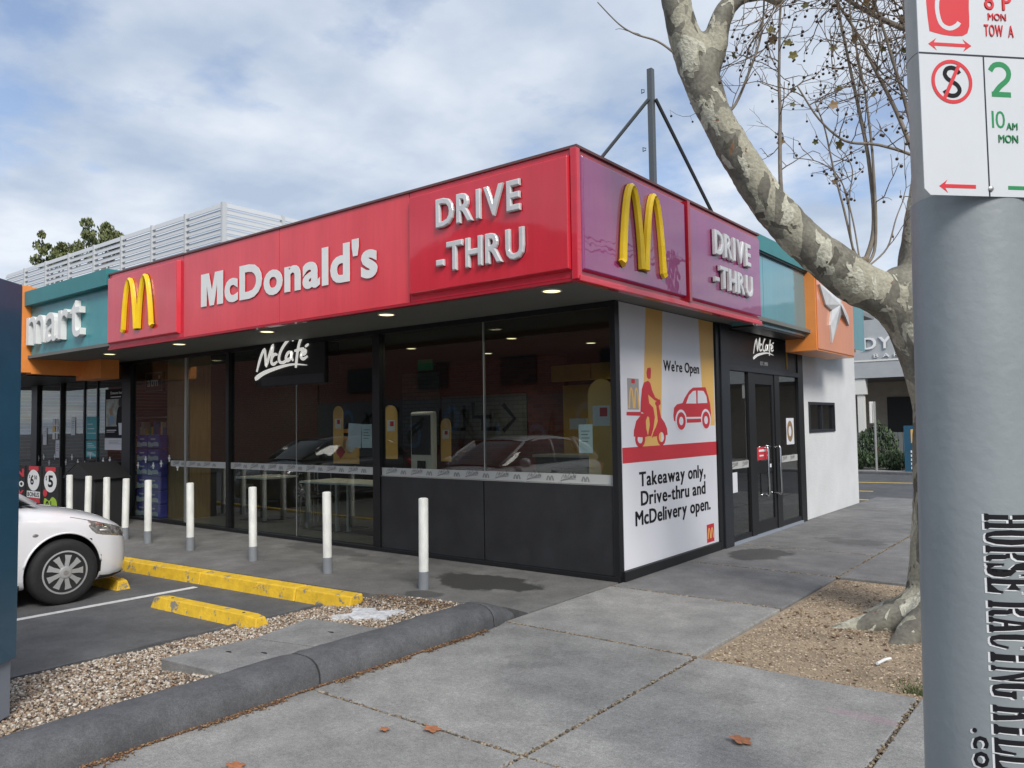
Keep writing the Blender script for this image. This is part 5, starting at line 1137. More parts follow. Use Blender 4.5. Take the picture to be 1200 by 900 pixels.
# ================================================================ blue pylon at the left edge
py = empty('pylon_sign', (-.95,-5.25,0), 'navy blue metal pylon sign at the left edge, on a pale grey base', 'pylon sign')
PF = math.atan2(.33, -1)
def pbox(mt, du0, du1, dv0, dv1, z0, z1, name, bev=.004):
    # local: u goes left along the pylon width, v backwards
    c0 = Vector((-.845,-5.30)); uu = Vector((-.75,-.66)).normalized(); vv = Vector((-.66,.75)).normalized()
    P_ = [c0+uu*a+vv*b for a, b in ((du0,dv0),(du1,dv0),(du1,dv1),(du0,dv1))]
    return one(mt).prism([(p.x,p.y) for p in P_], z0, z1).build(name, py, bevel=bev)
pbox('palegrey', .02, .80, .02, .30, -.02, .30, 'base'); pbox('trim', .05, .7, .04, .25, -.05, .035, 'foot'); pbox('navy', 0, .85, 0, .32, .302, 2.46, 'panel')
pbox('chrome', .085,.10,-.006,.001,.98,1.0,'bolt',0); pbox('chrome', .075,.095,-.006,.001,1.97,1.99,'bolt',0)

# ================================================================ car
def cubic(xs_, ys_, x):
    xs_ = np.array(xs_, float); ys_ = np.array(ys_, float); mk = np.zeros(len(xs_)); d = np.diff(ys_)/np.diff(xs_)
    mk[1:-1] = np.where(d[:-1]*d[1:] > 0, 2*d[:-1]*d[1:]/(d[:-1]+d[1:]+1e-12), 0); mk[0] = d[0]; mk[-1] = d[-1]
    i = np.clip(np.searchsorted(xs_, x)-1, 0, len(xs_)-2); h = xs_[i+1]-xs_[i]; t = (x-xs_[i])/h
    return (2*t**3-3*t**2+1)*ys_[i]+(t**3-2*t**2+t)*h*mk[i]+(-2*t**3+3*t**2)*ys_[i+1]+(t**3-t**2)*h*mk[i+1]
DS = [0,.04,.12,.28,.55,.9,1.3,2.2,3.2,3.8,4.05,4.18]
PW = dict(w=[.52,.63,.715,.79,.825,.842,.848,.850,.848,.820,.76,.66], zb=[.26,.20,.17,.16,.16,.17,.18,.18,.18,.20,.24,.30],
          zs=[.56,.62,.68,.745,.825,.885,.925,.955,.975,.96,.92,.85], zt=[.60,.69,.755,.835,.915,.975,1.02,1.03,1.03,1.03,.99,.90])
def secpt(d, t):
    """t 0..8 through the half section"""
    w_, zb, zs, zt = [float(cubic(DS, PW[k], d)) for k in ('w','zb','zs','zt')]
    zm = zb+(zs-zb)*.45
    X = [0, w_*.80, w_*.955, w_, w_*.992, w_*.955, w_*.86, w_*.5, 0]; Z = [zb, zb, zb+.045, zm, zs-.13, zs-.03, zs+(zt-zs)*.35, zt-.012, zt]
    return float(cubic(range(9), X, t)), float(cubic(range(9), Z, t))
def make_car(cx, nose, paint, label):
    t = empty('parked_car', (cx, nose-2.1, -.12), label, 'car', 'cars parked nose-in at the yellow kerb')
    T = lambda x, d, z: (cx+x, nose-d, z-.12)
    ds = list(np.linspace(0, .3, 10))+list(np.linspace(.36, 4.0, 38))+[4.05,4.1,4.15,4.18]; ts = np.linspace(0, 8, 25)
    vs = []; 
    for d in ds:
        h = [secpt(d, q) for q in ts]; vs += [T(x, d, z) for x, z in h]+[T(-x, d, z) for x, z in h[-2:0:-1]]
    k = len(vs)//len(ds); fs = [(j*k+i, j*k+(i+1)%k, (j+1)*k+(i+1)%k, (j+1)*k+i) for j in range(len(ds)-1) for i in range(k)]
    fs += [tuple(range(k))[::-1], tuple((len(ds)-1)*k+i for i in range(k))]
    body = one(paint).add(vs, [f for f in fs]).build('body', t, smooth='all')
    bm = bmesh.new(); bm.from_mesh(body.data); bmesh.ops.recalc_face_normals(bm, faces=bm.faces[:]); bm.to_mesh(body.data); bm.free()
    AX = (.735, 3.33)
    cut = MB().mat('trim')
    for d in AX:
        for sx in (-1, 1): cut.lathe([(.365,0),(.365,.34)] , (0,0,0), 40, 'x'); vv_ = cut.v[-80:]; cut.v[-80:] = [(cx+sx*.90-(sx > 0)*.34+x, nose-d+y, z-.12+.325) for x, y, z in vv_]
    co = cut.build('cutter')
    md = body.modifiers.new('b', 'BOOLEAN'); md.operation = 'DIFFERENCE'; md.object = co; md.solver = 'EXACT'
    bpy.context.view_layer.update(); me = bpy.data.meshes.new_from_object(body.evaluated_get(bpy.context.evaluated_depsgraph_get()))
    body.modifiers.clear(); body.data = me; bpy.data.objects.remove(co)
    me.materials.clear(); me.materials.append(M[paint]); me.materials.append(M['trim'])
    for p in me.polygons:
        c = p.center; inn = abs(c.x) < .80 and min(abs((2.1-d)-c.y) for d in AX) < .36 and c.z < .70 and (abs(p.normal.x) > .9 or (math.hypot(min((abs((2.1-d)-c.y) for d in AX)), c.z-.325) < .37 and abs(abs(c.x)) < .86))
        rr = min(math.hypot((2.1-d)-c.y, c.z-.325) for d in AX)
        p.material_index = 1 if (rr < .37 and abs(c.x) < .845) else 0
    try: me.set_sharp_from_angle(angle=R_(35))
    except Exception: pass
    # arch lip
    for d in AX:
        for sx in (-1,1):
            a_ = [R_(q) for q in range(8, 173, 5)]
            pts = []
            for q in a_:
                dd, zz_ = d-.372*math.cos(q), .325+.372*math.sin(q)
                best = min(np.linspace(1.5, 6, 60), key=lambda tt: abs(secpt(dd, tt)[1]-zz_)); xw = secpt(dd, best)[0]
                pts.append(T(sx*(xw+.001), dd, zz_))
            one(paint).tube(pts, .010, 6).build('arch_lip', t, smooth='all')
    # greenhouse
    gs = [(.92,.985,.985,.60,.60),(1.25,.99,1.20,.70,.60),(1.65,.99,1.40,.745,.58),(2.1,.99,1.465,.755,.575),(2.7,.99,1.475,.755,.57),(3.3,.99,1.42,.74,.55),(3.75,.99,1.25,.71,.53),(4.08,.975,.985,.62,.50)]
    vs = []
    for d, z0, z1, wb, wt in gs:
        wt_ = wt if z1-z0 > .1 else wb
        vs += [T(wb,d,z0), T((wb*.35+wt_*.65)+.02,d,z0+(z1-z0)*.62), T(wt_,d,z1-.03*(z1-z0)), T(wt_*.5,d,z1+.012), T(-wt_*.5,d,z1+.012), T(-wt_,d,z1-.03*(z1-z0)), T(-(wb*.35+wt_*.65)-.02,d,z0+(z1-z0)*.62), T(-wb,d,z0)]
    fs = [(j*8+i, (j+1)*8+i, (j+1)*8+i+1, j*8+i+1) for j in range(len(gs)-1) for i in range(7)]
    one('carglass').add(vs, fs).build('windows', t, smooth='all')
    rv = []; rr_ = gs[2:6]
    for d, z0, z1, wb, wt in rr_: rv += [T(wt+.02,d,z1-.05), T(wt-.005,d,z1-.005), T(wt*.5,d,z1+.022), T(-wt*.5,d,z1+.022), T(-wt+.005,d,z1-.005), T(-wt-.02,d,z1-.05)]
    one(paint).add(rv, [(j*6+i, (j+1)*6+i, (j+1)*6+i+1, j*6+i+1) for j in range(3) for i in range(5)]).build('roof', t, smooth='all')
    for sx in (-1,1):
        for nm, pts, r in (('pillar', [(.62,.93,.99),(.66,1.28,1.20),(.60,1.66,1.385)], .028), ('pillar', [(.735,2.42,1.0),(.665,2.44,1.28),(.585,2.46,1.44)], .03), ('pillar', [(.725,3.35,1.0),(.65,3.3,1.25),(.57,3.28,1.40)], .05), ('pillar', [(.63,4.06,.99),(.60,3.75,1.25),(.56,3.3,1.41)], .05)):
            one(paint).tube([T(sx*x,d,z) for x,d,z in pts], r, 8).build(nm, t, smooth='all')
        # mirror
        one(paint).lathe([(.02,-.10),(.075,-.07),(.09,0),(.075,.06),(.02,.09)], T(sx*.90,1.30,1.03), 14, 'x').build('mirror', t, smooth='all')
        # door seams, sill, indicator
        def surf(d, z, off=.002):
            best = min(np.linspace(2, 6.3, 90), key=lambda tt: abs(secpt(d, tt)[1]-z)); x, zz_ = secpt(d, best); return T(sx*(x+off), d, zz_)
        one('trim').tube([surf(1.22,.90),surf(1.275,.78),surf(1.30,.6),surf(1.27,.42),surf(1.20,.24)], .004, 4).build('door_seam', t)
        one('trim').tube([surf(2.40,.93),surf(2.42,.6),surf(2.40,.24)], .004, 4).build('door_seam', t)
        one('trim').tube([surf(.66,.845,.001),surf(.50,.80,.001),surf(.30,.735,.001),surf(.16,.68,.001)], .003, 4).build('bonnet_seam', t)
        one('trim').tube([surf(1.13,.20,-.01),surf(2.0,.20,-.01),surf(2.93,.20,-.01)], .028, 6).build('sill', t)
        one('trim').tube([surf(.37,.20,-.012),surf(.22,.19,-.02),surf(.1,.2,-.03)], .026, 6).build('bumper_lip', t)
        q = one('lamp').lathe([(.004,0),(.017,.004),(.012,.010),(.004,.012)], (0,0,0), 12, 'x').build('side_indicator', t); q.data.transform(Matrix.Translation(origin(t))); q.location = Vector(surf(1.0,.70,-.004))-origin(t); q.scale = (sx, 1.7, 1)
        for a_, b_ in ((1.55,'h'),(2.75,'h')): one(paint).tube([surf(a_+.62,.84,.004),surf(a_+.66,.842,.028),surf(a_+.78,.842,.028),surf(a_+.82,.84,.004)], .011, 6).build('door_handle', t, smooth='all')
        # headlight: patch of the body surface pushed outwards
        hv = []; nu, nv = 12, 7
        for i in range(nu+1):
            d = .07+.42*i/nu; f = i/nu
            zlo = .575+.055*f**1.0+.03*f; zhi = .655+.145*f**.75; 
            if f > .8: zlo = zlo+(f-.8)*.25
            for j in range(nv+1):
                z = zlo+(zhi-zlo)*j/nv; e = math.sin(math.pi*min(1, max(0, i/nu)))**.3*math.sin(math.pi*j/nv)**.3
                p = surf(d, z, 0); hv.append((p[0]+sx*.012*e-sx*.002, p[1]+.008*e, p[2]))
        mbh = one('lamp').add(hv, [(i*(nv+1)+j, (i+1)*(nv+1)+j, (i+1)*(nv+1)+j+1, i*(nv+1)+j+1) for i in range(nu) for j in range(nv)]); hl = mbh.build('headlight', t, smooth='all')
        one('lampred').tube([surf(.33,.735,.009),surf(.42,.755,.009)], .009, 6).build('amber_bulb', hl, smooth='all')
        one('printwhite').tube([surf(.30,.675,.008),surf(.38,.685,.008)], .008, 6).build('bulb', hl, smooth='all')
        one('pred').tube([T(sx*.70,4.11,.72),T(sx*.70,4.12,.9)], .05, 8).build('tail_light', t, smooth='all')
    for d in AX:
        for sx in (-1,1):
            xc = sx*.775; o_ = T(xc, d, .315); wl = empty('wheel', (0,0,0), '', ''); del wl['label']; del wl['category']; wl.parent = t; wl.location = Vector(o_)-origin(t)
            s = sx
            ty = one('tyre'); prof = [(.205,-.09),(.255,-.10),(.30,-.095),(.318,-.07),(.322,0),(.318,.07),(.30,.095),(.255,.10),(.205,.09)]
            ty.lathe([(r, s*z) for r, z in prof], o_, 48, 'x').build('tyre', wl, smooth='all')
            ri = one('trim'); ri.lathe([(.205,s*.02),(.15,s*.03),(.02,s*.03)], o_, 32, 'x')
            ri.mat('rim'); ri.lathe([(.212,s*.075),(.212,s*.092),(.197,s*.094),(.190,s*.07),(.188,s*.02),(.212,s*.02)], o_, 48, 'x')
            n = 9
            for q in range(n):
                a = 2*math.pi*q/n+.17
                def pp(r, da, xo): aa = a+da; return (o_[0]+s*xo, o_[1]+r*math.sin(aa), o_[2]+r*math.cos(aa))
                v_ = [pp(.05,-.38,.098), pp(.05,.38,.098), pp(.125,.175,.098), pp(.196,.20,.086), pp(.196,-.20,.086), pp(.125,-.175,.098)]
                v2 = [pp(.05,-.38,.05), pp(.05,.38,.05), pp(.125,.175,.05), pp(.196,.20,.05), pp(.196,-.20,.05), pp(.125,-.175,.05)]
                ri.add(v_+v2, [(0,1,2,3,4,5),(0,6,7,1),(1,7,8,2),(2,8,9,3),(3,9,10,4),(4,10,11,5),(5,11,6,0)])
            ri.lathe([(.058,s*.06),(.058,s*.104),(.045,s*.110),(.02,s*.108)], o_, 24, 'x'); ri.build('rim', wl, smooth=True)
            hb = one('steel').lathe([(.024,s*.108),(.024,s*.1125),(.02,s*.113)], o_, 16, 'x').build('hub_cap', wl)
    one('trim').box(T(-.35,-.006,.28), T(.35,.02,.50)).build('grille', t); one('printwhite').box(T(-.19,-.012,.40), T(.19,-.005,.51)).build('number_plate', t)
    one('trim').box(T(-.66,.45,.19), T(.66,3.9,.42)).build('underbody', t)
    return t
make_car(-5.165, -2.745, 'carwhite', 'white hatchback parked nose-in before the yellow kerb')
make_car(-10.9, -2.9, 'cardark', 'dark car two bays left of the white hatchback, behind the pylon')

# ================================================================ plane tree
tr = empty('plane_tree', (2.96,-.02,0), 'leaning plane tree with mottled peeling bark and bare fruiting twigs in the dirt pit', 'tree')
TR = [(2.985,-0.071,-0.075,0.42),(2.974,-0.065,0.101,0.37),(2.965,-0.051,0.354,0.33),(2.968,-0.018,0.868,0.30),(2.986,-0.046,1.525,0.28),(2.939,-0.112,1.985,0.27),(2.815,-0.233,2.349,0.25),(2.654,-0.374,2.569,0.20)]
LB = [(2.815,-0.233,2.349,0.25),(2.651,-0.372,2.503,0.215),(2.439,-0.545,2.650,0.180),(2.163,-0.782,2.943,0.165),(1.902,-1.014,3.351,0.158),(1.689,-1.21,3.815,0.15),(1.554,-1.346,4.278,0.145),(1.463,-1.444,4.706,0.13),(1.424,-1.509,5.232,0.12),(1.401,-1.57,5.889,0.10),(1.5,-1.6,6.7,.06)]
L2 = [(2.807,-0.115,2.394,0.22),(2.811,-0.134,2.728,0.17),(2.852,-0.123,3.061,0.15),(2.919,-0.1,3.527,0.14),(3.016,-0.067,4.193,0.13),(3.13,-0.03,4.992,0.12),(3.272,0.026,5.857,0.1),(3.3,.1,6.9,.05)]
L3 = [(1.592,-1.311,4.211,0.09),(1.654,-1.278,4.44,0.085),(1.7,-1.257,4.669,0.08),(1.795,-1.193,4.831,0.07),(1.952,-1.073,4.881,0.06),(2.094,-0.957,4.812,0.055)]
def interp(ch, n=6):
    P = [Vector(p) for p in ch]; o = []
    for i in range(len(P)-1):
        p0, p1, p2, p3 = P[max(i-1,0)], P[i], P[i+1], P[min(i+2, len(P)-1)]
        for k in range(n):
            t = k/n; o.append(.5*((2*p1)+(-p0+p2)*t+(2*p0-5*p1+4*p2-p3)*t*t+(-p0+3*p1-3*p2+p3)*t**3))
    o.append(P[-1]); return o
for ch in (TR, LB, L2, L3):
    pass
tm = MB().mat('bark')
LB = [p if k_ == 0 else (p[0],p[1],p[2],p[3]*.90) for k_, p in enumerate(LB)]
def vt(ch, n=5, sides=20):
    P = [Vector((p[0],p[1],p[2],p[3])) for p in ch]; Q = interp(P, n); tm.tube([q.xyz for q in Q], [max(.02, q.w) for q in Q], sides)
for ch in (TR, LB, L2, L3): vt(ch)
for pts in ([(2.95,-.1,.35,.20),(2.75,-.25,.13,.17),(2.5,-.42,.03,.12),(2.25,-.52,-.03,.07),(2.1,-.6,-.08,.04)], [(2.9,0,.3,.18),(2.68,.05,.1,.14),(2.45,.1,-.0,.09),(2.2,.0,-.06,.05)], [(2.95,-.1,.3,.2),(2.85,-.38,.1,.17),(2.75,-.62,.0,.1),(2.65,-.85,-.06,.05)], [(3,0,.3,.18),(3.3,-.2,.1,.15),(3.6,-.3,-.05,.08)], [(3,.1,.3,.18),(3.1,.35,.1,.15),(3.2,.7,-.05,.08)]): vt(pts, 4, 12)
for c, r in (((2.70,-.30,2.62),.16),((2.95,-.22,2.36),.14),((2.45,-.50,2.76),.07),((1.68,-1.22,3.93),.05),((1.52,-1.37,4.33),.05)):
    a_ = one('bark')
    prof = [(r*math.sin(math.pi*i/8)+.001, -r*math.cos(math.pi*i/8)) for i in range(9)]; tm.lathe(prof, c, 12)
tk = tm.build('trunk', tr, smooth='all')
rm = tk.modifiers.new('r', 'REMESH'); rm.mode = 'VOXEL'; rm.voxel_size = .026; rm.use_smooth_shade = True
sm_ = tk.modifiers.new('s', 'SMOOTH'); sm_.iterations = 4; sm_.factor = .6
bpy.context.view_layer.update(); me = bpy.data.meshes.new_from_object(tk.evaluated_get(bpy.context.evaluated_depsgraph_get())); tk.modifiers.clear(); tk.data = me
n_ = len(me.vertices); co = np.empty(n_*3); me.vertices.foreach_get('co', co); co = co.reshape(-1,3); no = np.empty(n_*3); me.vertices.foreach_get('normal', no); no = no.reshape(-1,3)
for i in range(n_):
    p = Vector(co[i]); q = Vector((p.x*2.2, p.y*2.2, p.z*1.4)); d = .022*noise.noise(q*1.3)+.010*noise.noise(q*4)+.005*noise.noise(q*11)
    if p.z < .5:
        a = math.atan2(p.y, p.x); d += .028*math.sin(a*9+3*noise.noise(q))*(0.5-p.z)*1.4
    co[i] += no[i]*d
me.vertices.foreach_set('co', co.ravel()); me.update()
me.polygons.foreach_set('use_smooth', [True]*len(me.polygons))
# shoots
SH = [[(2.021,-0.913,3.251),(2.017,-0.933,3.513),(2.04,-0.95,4.038),(2.052,-0.966,4.432),(2.085,-0.974,4.957)],[(1.689,-1.218,3.933),(1.763,-1.141,4.039),(1.849,-1.064,4.289),(1.928,-0.997,4.595),(1.959,-0.973,5.004)],[(2.449,-0.552,2.80),(2.401,-0.636,3.173),(2.346,-0.729,3.56),(2.317,-0.794,3.814),(2.275,-0.864,4.002)],[(2.494,-0.515,2.78),(2.561,-0.452,3.048),(2.555,-0.461,3.516),(2.495,-0.517,4.054),(2.432,-0.572,4.529),(2.371,-0.63,5.074)],[(2.515,-0.499,2.78),(2.572,-0.462,2.945),(2.586,-0.487,3.503),(2.56,-0.546,4.094),(2.507,-0.617,4.555),(2.486,-0.663,5.015)],[(2.93,-0.2,3.3),(2.83,-0.305,3.642),(2.727,-0.331,3.983),(2.597,-0.38,4.344),(2.488,-0.408,4.643),(2.375,-0.436,4.879),(2.235,-0.489,5.189)],[(2.93,-.2,3.4),(2.845,-0.301,3.76),(2.766,-0.338,4.173),(2.693,-0.367,4.524),(2.62,-0.396,4.879),(2.57,-0.404,5.171)],[(2.93,-.15,3.45),(2.854,-0.283,3.596),(2.635,-0.512,3.685),(2.441,-0.715,3.707),(2.307,-0.881,3.857),(2.204,-1.028,4.099)],[(2.525,-0.491,2.77),(2.638,-0.383,2.915),(2.696,-0.327,3.149),(2.751,-0.27,3.319)],[(1.503,-1.388,4.311),(1.415,-1.464,4.431),(1.316,-1.548,4.525),(1.189,-1.651,4.58),(1.089,-1.735,4.661),(0.967,-1.841,4.834)],[(3.05,-.1,4.45),(2.921,-0.292,4.547),(2.756,-0.351,4.646),(2.589,-0.414,4.779),(2.395,-0.501,4.949),(2.251,-0.549,5.121)],[(2.51,-0.503,2.78),(2.441,-0.588,2.91),(2.435,-0.639,3.232),(2.477,-0.647,3.486),(2.437,-0.712,3.61)],[(2.474,-0.531,2.78),(2.439,-0.552,3.116),(2.37,-0.602,3.453),(2.24,-0.688,3.594),(2.079,-0.792,3.637)]]
SR = [.018,.014,.010,.020,.013,.020,.018,.014,.008,.010,.028,.008,.007]
starts = []
for s_, r in zip(SH, SR):
    Q = interp(s_, 5); n = len(Q); Q = [q+Vector((noise.noise(q*3),noise.noise(q*3+Vector((5,0,0))),0))*.012*(i/n) for i, q in enumerate(Q)]
    one('twigpale').tube(Q, [r*(1-.6*i/n) for i in range(n)], 6).build('branch', tr, smooth='all')
    for i in range(n//4, n): starts.append((Q[i], r*.45))
# fine twigs
tw_ = MB().mat('twig'); balls = []; leaves = []
R3 = random.Random(21)
def grow(p, d, ln, r, depth):
    k = max(3, int(ln/.055)); pts = [p]; q = Vector(p); dd = Vector(d).normalized()
    for i in range(k):
        dd = (dd+Vector((R3.gauss(0,.16),R3.gauss(0,.16),R3.gauss(0,.16)+.02))).normalized(); q = q+dd*ln/k; pts.append(q.copy())
        if depth > 0 and R3.random() < .42: 
            sd_ = (dd*.6+Vector((R3.uniform(-1,1),R3.uniform(-1,1),R3.uniform(-.6,.9)))*.8).normalized(); grow(q, sd_, ln*R3.uniform(.25,.55), r*.62, depth-1)
    tw_.tube(pts, [r*(1-.55*i/len(pts)) for i in range(len(pts))], 4, False)
    if R3.random() < .55: balls.append(pts[-1])
    elif R3.random() < .05: leaves.append(pts[-1])
for q, r in starts:
    if R3.random() < (.38 if q.x > 1.7 else .10): grow(q, (R3.uniform(-1,1),R3.uniform(-1,1),R3.uniform(-.2,1)), R3.uniform(.2,.55), max(.0028, min(.005, r)), 2)
# branches hanging from the crown above the frame
rt2 = Vector((.787,.617,0)); fw = Vector((-.616,.786,0))
for k in range(38):
    s_ = R3.uniform(0, 1); p = Vector((1.95,-1.10,5.15))+rt2*s_*1.35+fw*R3.uniform(-.7,.9)+Vector((0,0,R3.uniform(-.35,.25)))
    grow(p, rt2*R3.uniform(-.5,.5)+Vector((0,0,-1)), R3.uniform(.5,1.25)*(.75+.35*s_), .006, 2)
for k in range(8):
    p = Vector((2.95,-.2,4.2))+Vector((0,0,R3.uniform(-.4,.9))); grow(p, -rt2+fw*R3.uniform(-.5,.5)+Vector((0,0,R3.uniform(-.2,.4))), R3.uniform(.6,1.2), .007, 2)
o = tw_.build('twigs', tr); o['kind'] = 'stuff'
sb = MB().mat('seed'); st_ = MB().mat('twig')
ico = [(0,0,1)]+[(.89*math.cos(a*1.2566),.89*math.sin(a*1.2566),.45) for a in range(5)]+[(.89*math.cos(a*1.2566+.628),.89*math.sin(a*1.2566+.628),-.45) for a in range(5)]+[(0,0,-1)]
IF = [(0,i+1,(i+1)%5+1) for i in range(5)]+[(i+1,i+6,(i+1)%5+1) for i in range(5)]+[((i+1)%5+1,i+6,(i+1)%5+6) for i in range(5)]+[(11,(i+1)%5+6,i+6) for i in range(5)]
for p in balls:
    if R3.random() < .25: continue
    r = R3.uniform(.009,.014); l = R3.uniform(.02,.07); c = p+Vector((R3.gauss(0,.008),R3.gauss(0,.008),-l)); sb.add([(c.x+x*r,c.y+y*r,c.z+z*r) for x,y,z in ico], IF); st_.tube([p, c], .0013, 3, False)
o = sb.build('seed_balls', tr, smooth='all'); o['kind'] = 'stuff'; o = st_.build('seed_stalks', tr); o['kind'] = 'stuff'
lfm = MB().mat('leafgreen')
def leafshape(c, s, nrm, rot, mbx=lfm, curl=.25):
    k = 20; pts = []
    for i in range(k):
        a = 2*math.pi*i/k; rr = .62+.38*abs(math.cos(a*2.5))**.7*(1 if i % 2 == 0 else .72); pts.append((rr*math.cos(a+rot), rr*math.sin(a+rot)))
    q = Vector(nrm).normalized().to_track_quat('Z','X'); vs = [Vector(c)+q @ Vector((x*s, y*s, curl*s*(x*x-.4*y))) for x, y in pts]
    mbx.add([Vector(c)+q @ Vector((0,0,-.0))]+vs, [(0, i+1, (i+1) % k+1) for i in range(k)])
for p in leaves[:40]+[Vector(x) for x in ((2.33,-.79,4.15),(2.12,-.85,4.45),(2.62,-.4,4.35),(2.40,-.7,3.72),(2.25,-.8,3.75))]: leafshape(p-Vector((0,0,.03)), R3.uniform(.025,.045), (R3.uniform(-1,1),-1,R3.uniform(-.5,.5)), R3.random()*6)
o = lfm.build('last_leaves', tr); o['kind'] = 'stuff'
# dark scars where shoots leave the limb, and a cut knot
for c, r in (((2.03,-.96,3.225),.035),((1.64,-1.28,3.90),.045),((2.50,-.53,2.81),.06),((1.5,-1.41,4.31),.03)):
    one('twig').lathe([(r*.6*math.sin(math.pi*i/6)+.001,-r*.5*math.cos(math.pi*i/6)) for i in range(7)], c, 10).build('bark_scar', tr, smooth='all')

# fallen leaves on the footpath
def fallen(x, y, s, label, rot):
    mbx = MB().mat(leafm); leafshape((x,y,.012), s, (.1,.1,1), rot, mbx, .12); mbx.mat('twig'); mbx.tube([(x,y,.010),(x-s*1.3*math.cos(rot),y-s*1.3*math.sin(rot),.016)], .0015, 4); tag(mbx.build('fallen_leaf'), label, 'leaf', 'fallen plane leaves')
leafm = pbr('dead_leaf', (.33,.13,.06), .7, var=.3, vscale=30)
fallen(2.45,-3.07,.062,'brown plane leaf on the big slab below the tree pit',2.2); fallen(1.10,-3.87,.05,'small orange brown leaf lying on the slab joint',.4); fallen(.66,-4.74,.05,'brown leaf at the bottom edge near the kerb foot',1.1); fallen(.90,-4.02,.030,'tiny pale leaf on the slab near the kerb',1.7)
tag(one('printwhite').tube([(2.70,-1.42,.02),(2.72,-1.30,.02),(2.745,-1.26,.022)], .010, 6).build('paper_scrap'), 'thin white paper scrap on the soil of the tree pit', 'litter')

# ================================================================ background
def tree_crown(parent, c, r, n, mat, size, squash=.8, seed=1):
    rr = random.Random(seed); mb = MB().mat(mat); cl = [(Vector(c)+Vector((rr.gauss(0,.55)*r,rr.gauss(0,.55)*r,rr.gauss(0,.42)*r*squash)), r*rr.uniform(.18,.36)) for _ in range(26)]
    for _ in range(n):
        cc, cr_ = cl[rr.randrange(26)]; d = Vector((rr.gauss(0,1),rr.gauss(0,1),rr.gauss(0,1))).normalized(); p = cc+d*cr_*rr.random()**.4
        q = Vector((rr.uniform(-1,1),rr.uniform(-1,1),rr.uniform(-.2,1))).normalized().to_track_quat('Z','X'); s = size*rr.uniform(.6,1.3)
        mb.add([p+q@Vector((-s,0,0)),p+q@Vector((0,-s*.5,0)),p+q@Vector((s,0,.2*s)),p+q@Vector((0,s*.5,0))], [(0,1,2,3)])
    return mb.build('crown', parent)
def bg_tree(x, y, h, r, label, seed, group='trees beyond the roof', n=5000, mat='foliage', size=.16):
    t = empty('tree', (x,y,0), label, 'tree', group)
    one('twig').tube([(x,y,0),(x+.1,y,h*.4),(x-.1,y+.1,h*.75)], [.25,.2,.1], 10).build('trunk', t, smooth='all')
    for k in range(4): a = k*1.7; one('twig').tube([(x,y,h*.5),(x+math.cos(a)*r*.4,y+math.sin(a)*r*.4,h*.8)], [.1,.03], 6).build('limb', t)
    tree_crown(t, (x,y,h*.83), r, n, mat, size, .8, seed); return t
bg_tree(-38.9,12.3,14.3,1.15,'green tree with ragged pointed top rising above the louvres',3,n=3600,size=.10,mat='foliagelight'); bg_tree(-40.9,10.8,13.2,.95,'lower green tree at the far left beyond the louvres',4,n=2800,size=.10,mat='foliagelight')
# far building across the lane
fb = empty('far_building', (-2,24,0), 'grey commercial building with veranda and white posts across the lane', 'building')
one('farwall').box((-14,24.0,3.62),(14,24.2,6.2)).build('parapet', fb); one('farwall').box((-14,22.6,3.02),(14,22.75,3.60)).build('veranda_fascia', fb); one('roof').box((-14,22.75,3.50),(14,24.0,3.56)).build('veranda_roof', fb)
one('farbeige').box((-14,26.0,0),(14,26.2,3.5)).build('wall', fb); one('fardark').box((-14,22.76,3.0),(14,26,3.04)).build('veranda_ceiling', fb); one('farwhite').box((-14,22.58,3.60),(14,22.62,3.66)).build('gutter', fb)
for x in (-3.35,-8.2,2.2,7.5): one('farwhite').box((x-.11,22.7,0),(x+.11,22.9,2.45)).build('post', fb); one('farwhite').box((x-.19,22.65,2.45),(x+.19,22.95,3.0)).build('post_cap', fb)
for x in (-3.2,-1.6,0.2,3): one('trim').box((x,25.95,.0),(x+1.1,25.99,2.4)).build('window', fb); one('farwhite').box((x+1.3,25.95,.0),(x+1.45,25.99,2.6)).build('downpipe', fb)
letters(fb, FRONT(23.99), 'DY', -3.50, -2.55, 4.15, .42, 'printwhite', depth=.05, bold=.02, gap=.12); letters(fb, FRONT(23.99), 'BAR', -3.15, -2.3, 3.83, .13, 'printwhite', depth=.05, single='small_lettering', gap=.5)
fn = empty('fence', (-2,21.4,0), 'low grey paling fence in front of the far building', 'fence')
x = -5.0
while x < 3.0: one('fence').box((x,21.4,.02),(x+.14,21.42,1.12)).build('paling', fn); x += .155
one('fence').box((-5.05,21.425,1.02),(3.05,21.46,1.1)).build('rail', fn); one('fence').box((-5.05,21.425,.3),(3.05,21.46,.38)).build('rail', fn)
def bush(x, y, r, h, label, seed, mat='foliagedark', n=1500):
    t = empty('bush', (x,y,0), label, 'bush', 'bushes before the far fence'); one('twig').tube([(x,y,0),(x,y,h*.6)], [.05,.02], 6).build('stem', t)
    rr = random.Random(seed); mb = MB().mat(mat)
    for _ in range(n):
        d = Vector((rr.gauss(0,1),rr.gauss(0,1),rr.gauss(0,1))).normalized(); k = rr.random()**.25; p = Vector((x+d.x*r*k, y+d.y*r*k*.7, h/2+d.z*h/2*k*(1+.12*math.sin(6*d.x+seed))))
        q = Vector((rr.uniform(-1,1),rr.uniform(-1,1),rr.uniform(-.2,1))).normalized().to_track_quat('Z','X'); s = .055*rr.uniform(.6,1.3); mb.add([p+q@Vector((-s,0,0)),p+q@Vector((0,-s*.6,0)),p+q@Vector((s,0,.2*s)),p+q@Vector((0,s*.6,0))], [(0,1,2,3)])
    mb.build('foliage', t)
